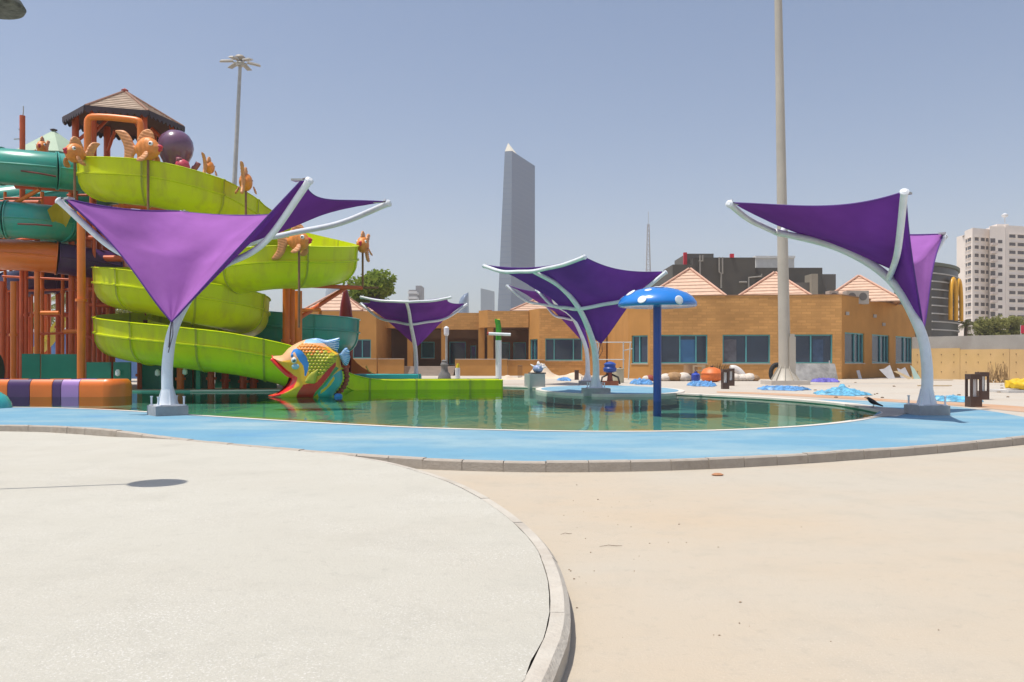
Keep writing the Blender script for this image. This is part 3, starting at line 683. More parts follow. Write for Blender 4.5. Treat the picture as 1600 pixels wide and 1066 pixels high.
o = thing('dome_tower', 'faint domed far building above the tan wing roof beside the lime slide', 'tower', (xat(521, 500), 500, 0), 'far city towers')
m_ = MB(); m_.lathe([(4.8, 0), (4.8, zat(458, 500)), (4.2, zat(452, 500)), (2., zat(448.5, 500)), (.1, zat(448, 500))], (xat(521, 500), 500, 0), 20); m_.build('domed_shaft', pale_glass, o, smooth=True, angle=40)

# telecom lattice mast
DM = 240.; lm = thing('lattice_mast', 'thin steel lattice telecom mast on the horizon, between shade sail and grey building', 'mast', (xat(1013, DM), DM, 0))
lm_m = M('mast_steel', (.34, .32, .32), .6); H = zat(331, DM); x0 = xat(1013, DM)
hw = lambda z: .25 + 1.0 * max(0, 1 - z / (H * .92))
m_ = MB(); legs = [(1,1),(1,-1),(-1,-1),(-1,1)]
for sx_, sy_ in legs: m_.tube([(x0 + sx_*hw(z), DM + sy_*hw(z), z) for z in (0, H*.3, H*.6, H*.92)], .075, 5)
zz = np.linspace(H*.3, H*.92, 20)
for za, zb in zip(zz, zz[1:]):
    for i in range(4):
        a, b = legs[i], legs[(i+1) % 4]; m_.tube([(x0+a[0]*hw(za), DM+a[1]*hw(za), za), (x0+b[0]*hw(zb), DM+b[1]*hw(zb), zb)], .045, 4); m_.tube([(x0+a[0]*hw(za), DM+a[1]*hw(za), za), (x0+b[0]*hw(za), DM+b[1]*hw(za), za)], .045, 4)
m_.build('lattice', lm_m, lm); m_ = MB(); m_.tube([(x0, DM, H*.9), (x0, DM, H)], .06, 6); m_.build('top_aerial', lm_m, lm)
m_ = MB(); m_.lathe([(.1, 0), (.5, .2), (.5, .5)], (x0 - .9, DM, H*.55), 10); m_.build('dish', M('dish_white', (.6, .6, .6), .5), lm)

# curved dark building with white bands and a tall golden sign of two arches
cR = Vector((40.7, 118.2)); RR = 20.; ztop = 13.1
rb = thing('curved_building', 'dark curved building with white floor bands and golden arches, behind the right shade sail', 'building', (58, 112, 0))
dist = cR.length; a_t = math.atan2(-cR.y, -cR.x) + math.acos(RR / dist)        # right-hand tangent point seen from the viewer
def arc(r_, a0=-R(14), a1=R(31), n_=22): return [Vector((cR.x + r_*math.cos(a_t - lerp(a0, a1, i/n_)), cR.y + r_*math.sin(a_t - lerp(a0, a1, i/n_)))) for i in range(n_ + 1)]
back = [Vector((64, 128)), Vector((57, 121))]
def ringprism(r0, z0, z1, mat, name):
    m_ = MB(); q = arc(r0) ; m_.prism(q + arc(r0 - 5.)[::-1], z0, z1); return m_.build(name, mat, rb, smooth=True, angle=40)
ringprism(RR, 0, ztop, M('dark_glass_drum', (.055, .05, .045), .4, .15, .3), 'curved_facade')
for i in range(11):
    z = ztop - 1.0 - i * .98; m_ = MB(); m_.prism(arc(RR + .16) + arc(RR + .01)[::-1], z, z + .15); m_.build('floor_band', M('band_grey_white', (.42, .40, .37), .6), rb, smooth=True, angle=40)
m_ = MB(); m_.prism(arc(RR + .22) + arc(RR - .4)[::-1], ztop + .002, ztop + .4); m_.build('roof_rim', M('rim_olive', (.12, .13, .09), .6), rb, smooth=True, angle=40)
gold = M('golden_sign', (.72, .36, .015), .4); a_s = a_t - R(15)
tdir = Vector((-math.sin(a_s), math.cos(a_s), 0)); ndir = Vector((math.cos(a_s), math.sin(a_s), 0)); base = Vector((cR.x, cR.y, 0)) + ndir * (RR + .45)
za, zb = zat(501, base.y), zat(437, base.y); m_ = MB()
for u0, u1 in ((-2.3, -.02), (.02, 2.3)):
    um = (u0 + u1) / 2; m_.tube([base + tdir * (um - (u1-u0)/2 * math.cos(a)) + Vector((0, 0, za + (zb-za) * math.sin(a) ** .6)) for a in np.linspace(0, math.pi, 17)], .26, 8)
m_.build('golden_arches', gold, rb, smooth=True)

# pink-white apartment tower on the right
DT = 300.; ap = thing('apartment_tower', 'pale pinkish high-rise apartment block with rows of windows, at the right edge', 'building', (xat(1570, DT), DT + 12, 0))
rend = M('pink_white_render', (.76, .68, .61), .85, .05, .2); dk = M('far_window_dark', (.06, .045, .045), .3); shade = M('balcony_slab', (.5, .42, .38), .85)
zt1, zt2, zt3 = zat(356, DT), zat(353.5, DT), zat(350, DT)
q1, q2, q3, q4, q5, q6 = [Vector((xat(px, d), d)) for px, d in ((1507, 308), (1519.5, 300), (1546, 303.5), (1546.5, 300), (1571, 300.6), (1690, 313))]
q35 = Vector((xat(1571.2, 303), 303))
for poly_, zt in (([q1, q2, q3, Vector((q3.x + 3, 330)), Vector((xat(1511, 330), 330))], zt1), ([q3 + Vector((.05, -.0)), q4, q5, q35, Vector((q35.x, 326)), Vector((q3.x + .05, 326))], zt2), ([q35 + Vector((.05, 0)), q6, Vector((q6.x, 335)), Vector((q35.x + .05, 335))], zt3)):
    m_ = MB(); m_.prism(poly_, 0, zt); m_.build('wall_block', rend, ap)
def far_window(a, b, px0, px1, z0, z1, proud=.02, ledge=True):
    t = (b-a).normalized(); nn = Vector((-t.y, t.x)); s0, s1 = s_on(a, b, px0), s_on(a, b, px1); p, q = a + t*s0, a + t*s1
    m_ = MB(); m_.prism([p - nn*.05, q - nn*.05, q + nn*.05, p + nn*.05], z0, z1); w_ = m_.build('window', dk, ap)
    if ledge:
        m_ = MB(); m_.prism([p - nn*.5 - t*.15, q - nn*.5 + t*.15, q - nn*.06 + t*.15, p - nn*.06 - t*.15], z1 + .02, z1 + .22); m_.prism([p - nn*.3 - t*.1, q - nn*.3 + t*.1, q - nn*.06 + t*.1, p - nn*.06 - t*.1], z0 - .2, z0 - .02); m_.build('ledge', rend, w_)
for r_ in range(12):
    y = 373.2 + 12.75 * r_; zc = zat(y, DT); h_ = .62
    for x0_, x1_ in ((1509, 1511), (1512.2, 1517.2)): far_window(q1, q2, x0_, x1_, zc - h_, zc + h_)
    for x0_, x1_ in ((1523, 1529), (1532.5, 1538.5), (1540.5, 1544)): far_window(q2, q3, x0_, x1_, zc - h_, zc + h_)
    for x0_, x1_ in ((1577, 1586.5), (1590, 1600), (1604, 1614), (1618, 1628)): far_window(q35, q6, x0_, x1_, zat(y - 6.5, DT) - .6, zat(y - 6.5, DT) + .6)
    zc2 = zat(y + 3, DT); far_window(q4, q5, 1547.5, 1555, zc2 - .95, zc2 + .85, ledge=False); far_window(q4, q5, 1559.5, 1566, zc2 - 1.5 + .6, zc2 + .3, ledge=False)
    m_ = MB(); m_.box((q4.x + .2, 298.6, zc2 - 1.75), (q4.x + 2.2, 299.95, zc2 - .9)); m_.build('balcony', shade, ap)
m_ = MB(); m_.box((xat(1558, 304), 304, zt2 + .02), (xat(1576, 304), 309, zt2 + 1.4)); m_.build('lift_house', rend, ap)
m_ = MB(); m_.tube([P(1570, 349, 305), P(1570, 338, 305)], .18, 6); m_.lathe([(.1, 0), (1.0, .3), (1.1, 1.0), (.4, 1.5)], P(1570, 340, 305), 12); m_.build('satellite_dish', M('dish_white2', (.65, .65, .65), .5), ap)

# boundary wall on the right
bw = thing('boundary_wall', 'long grey concrete boundary wall with weathered beige lower facing, behind the lamp bollards', 'wall', (xat(1560, 56), 56, .1))
wa = Vector((xat(1425, 62), 62)); wb = Vector((xat(1720, 53), 53)); t = (wb-wa).normalized(); nn = Vector((-t.y, t.x))
m_ = MB(); m_.prism([wa, wb, wb+nn*.3, wa+nn*.3], .05, 3.22); m_.build('concrete_wall', M('wall_concrete', (.34, .32, .29), .9, .12, .8, bump=.3, dirt=(.25, .22, .19), ds=.5), bw)
fm = M('beige_facing', (.60, .40, .18), .9, .10, .6, bump=.3, dirt=(.55, .36, .12), ds=.5, damt=.5); L_w = (wb-wa).length; s = .0; k = 0
for wd, top in ((3.4, 2.35), (3.2, 2.25), (3.2, 2.22), (3.2, 2.2), (3.2, 1.98), (3.2, 1.95)):
    a_, b_ = wa + t*(s+.01), wa + t*min(s + wd - .01, L_w); m_ = MB(); m_.prism([a_-nn*.06, b_-nn*.06, b_-nn*.003, a_-nn*.003], .05, top); fp = m_.build('facing_panel', fm, bw)
    for i in range(4):
        for z in (.65, 1.35, 1.9):
            if z > top - .1: continue
            c = a_ + t * (wd * (i + .5) / 4) - nn * .07; m2 = MB(); m2.box((c.x-.035, c.y-.02, z-.035), (c.x+.035, c.y+.01, z+.035)); m2.build('tie_hole', M('tie_hole_brown', (.3, .2, .1), .9), fp)
    s += wd
# blue and white wall far left behind the slides
lw = thing('blue_wall', 'blue painted garden wall with white top edge behind the slide columns', 'wall', (-27, 62, .1))
m_ = MB(); m_.box((-45, 62, .05), (xat(262, 62), 62.4, zat(519.5, 62))); m_.build('blue_face', M('blue_wall_paint', (.10, .20, .42), .8, .1, .5), lw)
m_ = MB(); m_.box((-45, 61.9, zat(519.5, 62) + .003), (xat(262, 62), 62.5, zat(514.5, 62))); m_.build('white_top', M('white_wall_paint', (.7, .7, .7), .8), lw)
# ------------------------------------------------------------------ shade sails
def sail_structure(label, base, I1, I2, O1, O2, Pi, Po, apex, sag_in=1.35, sag_row=.75, block=(.36, .36, .22), brz=.6, arm=.072, post_r=.135, flip=False):
    base = Vector(base); root = thing('shade_sail', label, 'shade sail', base, 'violet shade sails round the pool')
    zb = base.z
    # footing, base plate, bolts
    m_ = MB(); m_.obox(base, brz, block[0], block[1], zb - .1, zb + block[2]); m_.build('footing', concrete, root)
    m_ = MB(); m_.obox(base, brz, .27, .27, zb + block[2] + .002, zb + block[2] + .03); pl = m_.build('base_plate', white_paint, root)
    for a in range(4):
        q = base + Vector((math.cos(brz + math.pi/4 + a*math.pi/2), math.sin(brz + math.pi/4 + a*math.pi/2), 0)) * .40
        m_ = MB(); m_.lathe([(.06, zb + block[2]), (.06, zb + block[2] + .02), (.022, zb + block[2] + .03), (.022, zb + block[2] + .19), (.032, zb + block[2] + .195), (.032, zb + block[2] + .22)], (q.x, q.y, 0), 10); m_.build('anchor_bolt', white_paint, root)
    # post: straight foot, sweeping over to the outer arm
    b0 = base + Vector((0, 0, block[2])); h = Pi.z - b0.z; pts = [b0, b0 + Vector((0, 0, h*.33)), b0.lerp(Pi, .12) * 0 + Vector((lerp(b0.x, Pi.x, .22), lerp(b0.y, Pi.y, .22), b0.z + h*.62)), Pi, Vector((lerp(Pi.x, Po.x, .42), lerp(Pi.y, Po.y, .42), lerp(Pi.z, Po.z, .60))), Po]
    path = catmull(pts, .12); n = len(path)
    m_ = MB(); m_.tube(path, [post_r * (1 - .42 * i / (n-1)) for i in range(n)], 14); m_.lathe([(post_r*1.55, 0), (post_r*1.02, .38)], b0, 14); m_.build('post', white_paint, root, smooth=True, angle=50)
    m_ = MB()
    for a in range(4):
        e = Vector((math.cos(brz + a*math.pi/2), math.sin(brz + a*math.pi/2), 0)); f = Vector((-e.y, e.x, 0)) * .012
        p = b0 + e * post_r * .8; q = b0 + e * .25; r_ = b0 + e * post_r * .9 + Vector((0,0,.45))
        m_.add([p-f, q-f, r_-f, p+f, q+f, r_+f], [(0,1,2), (5,4,3), (0,3,4,1), (1,4,5,2), (2,5,3,0)])
    m_.build('gusset', white_paint, root)
    # U-shaped arms
    def arm_curve(A, B, C):
        return catmull([A, A.lerp(C, .38) + Vector((0,0,-(A.z-C.z)*.30)), A.lerp(C, .75) + Vector((0,0,-(A.z-C.z)*.14)), C, B.lerp(C, .75) + Vector((0,0,-(B.z-C.z)*.14)), B.lerp(C, .38) + Vector((0,0,-(B.z-C.z)*.30)), B], .12)
    for A, B, C in ((I1, I2, Pi), (O1, O2, Po)):
        p_ = arm_curve(A, B, C); m_ = MB(); m_.tube(p_, arm, 10)
        o_ = m_.build('arm', white_paint, root, smooth=True, angle=50)
        for E, F in ((A, p_[1]), (B, p_[-2])):
            m_ = MB(); d = (E - F).normalized(); m_.tube([E, E + d*.03, E + d*.06], [arm*1.25, arm*1.25, arm*.6], 10); m_.tube([E - d*.12, E - d*.12 + Vector((0,0,.15))], .025, 6); m_.build('end_cap', white_paint, o_)
    # cloth: four high corners, hugging the inner arm, tied down at the foot; violet outside, an added darker sheet as its underside
    def shrink(p, c, k): return p.lerp(c, k) + Vector((0, 0, .04))
    ctr = (I1 + I2 + O1 + O2) / 4
    o1, o2 = [shrink(p, ctr, .04) for p in (O1, O2)]; i1, i2 = [p.lerp((I1 + I2) / 2, .045) + Vector((0, 0, .05)) for p in (I1, I2)]
    ap_ = Vector(apex); NS, NT = 48, 30; rows = []
    inner = nsample(arm_curve(i1, i2, Pi + Vector((0, 0, post_r * .7 + .03))), NS); inner = [p + Vector((0, 0, (arm + .06) * min(1., 4 * (1 - abs(2*k/NS - 1))))) for k, p in enumerate(inner)]
    mo = (o1 + o2) / 2; co = Vector((mo.x, mo.y, mo.z - .22)).lerp(Vector((Pi.x, Pi.y, mo.z - .22)), .10)
    def quad(a, c, b, t): return a * (2*(t-.5)*(t-1)) + c * (-4*t*(t-1)) + b * (2*t*(t-.5))
    cen = inner[NS // 2]
    for j in range(NT + 1):
        t = j / NT; row = []
        for k in range(NS + 1):
            e = (k / NS - .5) * 2; p = ap_.lerp(inner[k], t); mid = ap_.lerp(cen, t)
            row.append(p + (mid - p) * (.13 * 4 * t * (1-t) * abs(e) ** 1.5))
        rows.append(row)
    for j in range(1, NT + 1):
        t = j / NT; row = []
        for k in range(NS + 1):
            s_ = k / NS; e = (s_ - .5) * 2; b = quad(o1, co, o2, s_); p = inner[k].lerp(b, t); mid = cen.lerp(co, t)
            p = p + (mid - p) * (.17 * 4 * t * (1-t) * abs(e) ** 1.5)
            p.z += (.15 * (1 - abs(e)) ** 3 - .30 * abs(e) * (1 - abs(e)) * 2) * math.sin(math.pi * t)
            row.append(p)
        rows.append(row)
    m_ = MB(); m_.grid(rows); tmp = [Vector((0,0,0)) for _ in m_.v]
    for f in m_.f:
        nn_ = (m_.v[f[2]] - m_.v[f[0]]).cross(m_.v[f[3]] - m_.v[f[1]])
        for q in f: tmp[q] += nn_
    sg = 1 if tmp[(NT + NT // 2) * (NS + 1) + NS // 2].z > 0 else -1
    for q, (v, n_) in enumerate(zip(list(m_.v), tmp)):
        if n_.length < 1e-9: continue
        for cnr in (i1, i2, o1, o2, ap_):
            dv_ = v - cnr; dd_ = dv_.length
            if .02 < dd_ < 1.9:
                ax = (ctr - cnr).normalized(); sx_ = ax.cross(n_.normalized()); an = math.atan2(dv_.dot(sx_), dv_.dot(ax))
                m_.v[q] = m_.v[q] + n_.normalized() * (.022 * (1 - dd_ / 1.9) * min(1., dd_ / .35) * math.sin(11 * an + cnr.x * 3) * sg)
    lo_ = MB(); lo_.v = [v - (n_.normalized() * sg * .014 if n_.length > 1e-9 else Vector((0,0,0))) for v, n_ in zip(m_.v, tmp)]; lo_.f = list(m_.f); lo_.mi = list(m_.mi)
    cl = m_.build('sail_cloth', violet, root, smooth=True); lo_.build('sail_under_sheet', violet_under, cl, smooth=True)
    hem = M('hem_violet', (.10, .03, .22), .8)
    seam = MB()
    for kk in (0, NS): seam.tube([r[kk] for r in rows], .018, 5, caps=False)
    seam.tube([rows[-1][k] for k in range(NS + 1)], .018, 5); seam.build('hem', hem, cl)
    # lashings at the corners and the tie at the foot
    strap = M('dark_strap', (.09, .07, .08), .7)
    for a, b in ((i1, I1), (i2, I2), (o1, O1), (o2, O2)): m_ = MB(); m_.tube([a, b + Vector((0,0,.06))], .018, 5); m_.build('lashing', strap, root)
    for a, b in ((i1, (I1 + I2) / 2), (i2, (I1 + I2) / 2), (o1, ctr), (o2, ctr)):
        dq = (b - a).normalized(); sq = dq.cross(Vector((0, 0, 1))).normalized(); m_ = MB(); m_.add([a - dq*.03 + Vector((0,0,.012)), a + dq*.22 + sq*.09 + Vector((0,0,.012)), a + dq*.22 - sq*.09 + Vector((0,0,.012)), a - dq*.03 - Vector((0,0,.03)), a + dq*.22 + sq*.09 - Vector((0,0,.03)), a + dq*.22 - sq*.09 - Vector((0,0,.03))], [(0,1,2),(5,4,3),(0,3,4,1),(1,4,5,2),(2,5,3,0)]); m_.build('corner_plate', galv, root)
    foot = b0 + Vector((0, 0, (ap_.z - b0.z) * .70)); sd_ = (ap_ - b0).xy.to_3d().normalized()
    m_ = MB(); m_.tube([ap_, foot + sd_ * post_r * 1.02], .016, 6); m_.build('foot_tie', strap, root)
    m_ = MB(); m_.tube([ap_ + Vector((.03, 0, 0)), ap_ + Vector((.05, -.05, -.3)), foot + sd_ * post_r * 1.1 + Vector((0, -.04, -.12))], .011, 5); m_.build('tie_end', strap, root)
    return root
# left, large, its lit back turned to the viewer
sail_structure('large violet shade sail at left, broad lit face in front of the lime slides', Vector((xat(262, 19.3), 19.3, .124)),
    P(92, 314, 18.9), P(483, 283, 16.8), P(282, 334, 22.5), P(607, 318, 20.3), Vector((-7.45, 20.1, 3.45)), Vector((-6.5, 22.4, 4.72)), P(268, 503, 18.95), brz=R(38))
sail_structure('violet shade sail at right, its arm crossing in front of the tall lamp mast', Vector((xat(1448, 19.5), 19.5, .124)),
    P(1413, 301, 16.4), P(1475, 370, 21.4), P(1140, 319, 19.), P(1225, 357, 23.4), P(1390, 436, 19.7), P(1210, 362, 21.3), P(1443, 516, 19.75), brz=R(2))
sail_structure('violet shade sail on the round blue island, left of the blue mushroom', Vector((xat(931, 31.9), 31.9, 0.156)),
    P(1040, 426, 31.), P(841, 455, 36.), P(913, 402, 28.6), P(757, 416, 33.4), P(905, 483, 31.2), P(833, 424, 31.), P(939, 537, 32.3), brz=R(3), block=(.5, .42, .2))
sail_structure('small violet shade sail half hidden behind the one on the island', Vector((xat(918, 46), 46, .124)),
    P(905, 452, 45.), P(848, 470, 51), P(860, 452, 42.), P(792, 447, 46.), P(897, 500, 45.6), P(872, 480, 45), P(921, 545, 46.2), brz=R(3), block=(.45, .4, .2))
sail_structure('violet shade sail seen from behind, before the shaded porch steps', Vector((xat(650, 48.5), 48.5, .124)),
    P(564, 475, 49.), P(729, 476, 49.), P(564, 464.5, 45.5), P(704, 465, 45.5), P(642, 507, 47.2), P(635, 472, 45.2), P(652, 541, 48.7), brz=R(2), block=(.45, .4, .2))

# ------------------------------------------------------------------ water features
mush_blue = M('mushroom_blue', (.018, .20, .62), .25, .08, .6, coat=.3); white_gl = M('white_gloss', (.75, .77, .78), .35, .04, 2.)
DMU = 27.7; mx_ = xat(1027, DMU); mu = thing('mushroom_shower', 'tall blue mushroom water shower with white dots standing in the pool', 'water feature', (mx_, DMU, .0))
m_ = MB(); m_.tube([(mx_, DMU, -.45), (mx_, DMU, 3.3)], .135, 20); m_.build('stem', M('stem_blue', (.006, .06, .33), .3, .06, 1., coat=.2), mu, smooth=True, angle=50)
zb_, ztm = zat(479.5, DMU), zat(447.5, DMU); rc = 1.31
prof = [(.12, zb_ - .02), (1.0, zb_ - .01), (1.27, zb_), (1.31, zb_ + .04), (1.29, zb_ + .14), (1.18, zb_ + .30), (.98, zb_ + .44), (.7, zb_ + .55), (.4, zb_ + .62), (.15, zb_ + .655), (.02, ztm)]
m_ = MB(); m_.lathe(prof, (mx_, DMU, 0), 48); cap = m_.build('cap', mush_blue, mu, smooth=True, angle=60)
def on_cap(a, f):
    pr = prof[3:]; k = f * (len(pr) - 1); i = min(int(k), len(pr) - 2); r0, z0 = pr[i]; r1, z1 = pr[i+1]; u = k - i; r_ = lerp(r0, r1, u); z_ = lerp(z0, z1, u)
    nrm = Vector(((z1 - z0) * math.cos(a), (z1 - z0) * math.sin(a), (r0 - r1))).normalized(); return Vector((mx_ + r_*math.cos(a), DMU + r_*math.sin(a), z_)), nrm
for a, f, s_ in ((-122, .16, .15), (-68, .14, .15), (-160, .42, .17), (-92, .72, .17), (-120, .50, .12), (-20, .38, .15), (-45, .66, .14), (20, .2, .15), (70, .4, .15), (120, .2, .15), (160, .3, .15), (100, .7, .15)):
    p, nn_ = on_cap(R(a), f); m_ = MB(); m_.lathe([(s_, 0), (s_ * .98, .006), (s_ * .6, .010), (.01, .012)], (0,0,0), 18); q = nn_.to_track_quat('Z', 'Y').to_matrix().to_4x4()
    # bend the dot onto the dome
    m_.xf(Matrix.Translation(p + nn_ * .006) @ q)
    m_.build('white_dot', white_gl, cap, smooth=True)
# white and green spray post
DG = 45.; gx_ = xat(779, DG); sp = thing('spray_post', 'white water spray post with green elbow and white cross arm beyond the lime trough', 'water feature', (gx_, DG, .11))
m_ = MB(); m_.tube([(gx_, DG, .1), (gx_, DG, zat(532, DG))], .165, 14); m_.build('post', white_gl, sp, smooth=True, angle=50)
m_ = MB(); m_.tube(catmull([(gx_, DG, zat(532, DG)), (gx_, DG, zat(512, DG)), (gx_ - .06, DG, zat(502, DG)), (gx_ - .05, DG, zat(499.5, DG))], .2), .15, 12); m_.build('green_elbow', M('spray_green', (.05, .30, .02), .4), sp, smooth=True, angle=50)
m_ = MB(); m_.tube([P(763, 521.5, DG - .22), P(798, 523, DG - .22)], .085, 10); m_.build('cross_arm', white_gl, sp, smooth=True, angle=50)
m_ = MB(); m_.tube([P(781, 500, DG), P(774, 500.5, DG)], .06, 8); m_.build('nozzle', M('nozzle_yellow', (.7, .55, .02), .4), sp)
m_ = MB(); m_.tube([P(763.4, 521.5, DG - .22), P(761.5, 521.4, DG - .22)], .1, 10); m_.build('arm_cap', M('cap_red', (.5, .05, .03), .4), sp)
d_ = 50.; x_ = xat(715, d_); sp2 = thing('small_spray_post', 'short white spray post with yellow tip in front of the low porch wall', 'water feature', (x_, d_, .11))
m_ = MB(); m_.tube([(x_, d_, .1), (x_, d_, zat(575, d_))], .15, 12); m_.build('post', white_gl, sp2, smooth=True, angle=50)
m_ = MB(); m_.tube([(x_, d_, zat(575, d_)), (x_ + .04, d_, zat(568, d_))], [.12, .08], 10); m_.build('yellow_tip', MATS['nozzle_yellow'], sp2, smooth=True, angle=50)
# lamp post with a grey figure-like base
d_ = 52.; x_ = xat(697, d_); lp = thing('porch_lamp', 'slim pale lamp post rising from a dark grey urn near the porch steps', 'lamp', (x_, d_, .11))
m_ = MB(); m_.lathe([(.42, .1), (.42, .3), (.36, .6), (.24, .75), (.2, 1.0), (.26, 1.2), (.18, 1.35), (.2, 1.42), (.1, 1.5)], (x_ - .1, d_, 0), 14); m_.build('urn', M('urn_grey', (.16, .155, .15), .7, .2, 2., bump=.4), lp, smooth=True, angle=40)
m_ = MB(); m_.tube([(x_ + .02, d_, .9), (x_ + .02, d_, zat(521, d_))], .07, 8); m_.build('post', galv, lp)
m_ = MB(); m_.lathe([(.1, 0), (.16, .1), (.16, .5), (.06, .6)], (x_ + .02, d_, zat(525, d_)), 10); m_.build('lamp_head', white_gl, lp)

# ------------------------------------------------------------------ lamp masts
d_ = 46.; x_ = xat(1226.5, d_); ms = thing('floodlight_mast', 'very tall pale tapering steel mast in front of the tan building', 'mast', (x_, d_, .11))
m_ = MB(); m_.obox((x_, d_), 0, 1.05, 1.0, .1, .34); m_.build('footing', M('footing_pale', (.55, .5, .44), .9), ms)
cream = M('cream_steel', (.46, .42, .35), .5, .08, .5, dirt=(.36, .31, .25), ds=.6, damt=.4)
m_ = MB(); m_.tube([(x_, d_, .34), (x_ - .06, d_, 4), (x_ - .2, d_, 12), (x_ - .42, d_, 24), (x_ - .5, d_, 30)], [.34, .31, .26, .19, .16], 18); m_.lathe([(.75, .345), (.72, .38), (.40, .9), (.36, 1.0)], (x_, d_, 0), 18); m_.build('shaft', cream, ms, smooth=True, angle=40)
m_ = MB()
for a in range(10): e = Vector((math.cos(a*.628), math.sin(a*.628), 0)); f = Vector((-e.y, e.x, 0))*.015; b = Vector((x_, d_, 0)); p, q, r_ = b + e*.36 + Vector((0,0,.36)), b + e*.82 + Vector((0,0,.36)), b + e*.34 + Vector((0,0,1.15)); m_.add([p-f,q-f,r_-f,p+f,q+f,r_+f], [(0,1,2),(5,4,3),(0,3,4,1),(1,4,5,2),(2,5,3,0)])
m_.build('gusset', cream, ms)
m_ = MB(); m_.obox((x_ + .3, d_ - .22), 0, .17, .15, .4, 2.75); m_.obox((x_ + .3, d_ - .22), 0, .12, .12, 2.751, 2.9); m_.build('service_box', cream, ms)
d_ = 62.; tp = P(375.5, 98, d_); bt = Vector((tp.x - 1.15, d_, .1)); ms = thing('cluster_lamp_mast', 'slim grey lamp mast with ring of six lamps behind the lime slide', 'mast', bt)
m_ = MB(); m_.tube([bt, bt.lerp(tp, .5), tp], [.26, .19, .12], 12); m_.build('shaft', galv, ms, smooth=True, angle=50)
for k in range(6):
    a = R(20 + 60 * k); e = Vector((math.cos(a), math.sin(a), 0)); m_ = MB(); m_.tube([tp + Vector((0,0,-.15)), tp + e * .55 + Vector((0,0,.0))], .05, 6); o_ = m_.build('lamp_arm', galv, ms)
    m_ = MB(); c = tp + e * .95 + Vector((0, 0, .0)); f = Vector((-e.y, e.x, 0)); m_.add([c - e*.45 - f*.2 + Vector((0,0,.02)), c + e*.5 - f*.2 + Vector((0,0,-.10)), c + e*.5 + f*.2 + Vector((0,0,-.10)), c - e*.45 + f*.2 + Vector((0,0,.02)), c - e*.45 - f*.13 + Vector((0,0,.16)), c + e*.4 - f*.13 + Vector((0,0,.02)), c + e*.4 + f*.13 + Vector((0,0,.02)), c - e*.45 + f*.13 + Vector((0,0,.16))], [(0,3,2,1),(4,5,6,7),(0,1,5,4),(1,2,6,5),(2,3,7,6),(3,0,4,7)]); m_.build('lamp_head', M('lamp_head_grey', (.3, .29, .27), .5), o_)
m_ = MB(); m_.lathe([(.3, -.25), (.34, -.05), (.2, .1)], tp, 12); m_.build('collar', galv, ms)
m_ = MB(); m_.lathe([(.12, .1), (.3, .25), (.32, .4), (.18, .55), (.05, .6)], tp + Vector((-.05, 0, 0)), 14, sx=1.3); m_.build('top_lamp', M('lamp_head_pale', (.36, .31, .25), .5), ms, smooth=True)
# post outside the frame on the left: its mottled disc pokes into the top corner and throws the round shadow on the plaster
d_ = 8.04; zc = 4.76; cx_ = -5.02; ds = thing('disc_lamp_post', 'round dark mottled disc on a post, poking in at the top left corner', 'lamp', (cx_, d_, .12))
m_ = MB(); m_.tube([(cx_, d_, .1), (cx_, d_, zc)], .022, 10); m_.build('post', galv, ds, smooth=True, angle=50)
m_ = MB(); m_.lathe([(.05, zc), (.27, zc + .01), (.285, zc + .04), (.25, zc + .10), (.12, zc + .14), (.02, zc + .15)], (cx_, d_, 0), 32)
m_.build('disc_head', M('mottled_dark', (.07, .075, .06), .7, .6, 18., bump=.6, bs=30.), ds, smooth=True, angle=50)

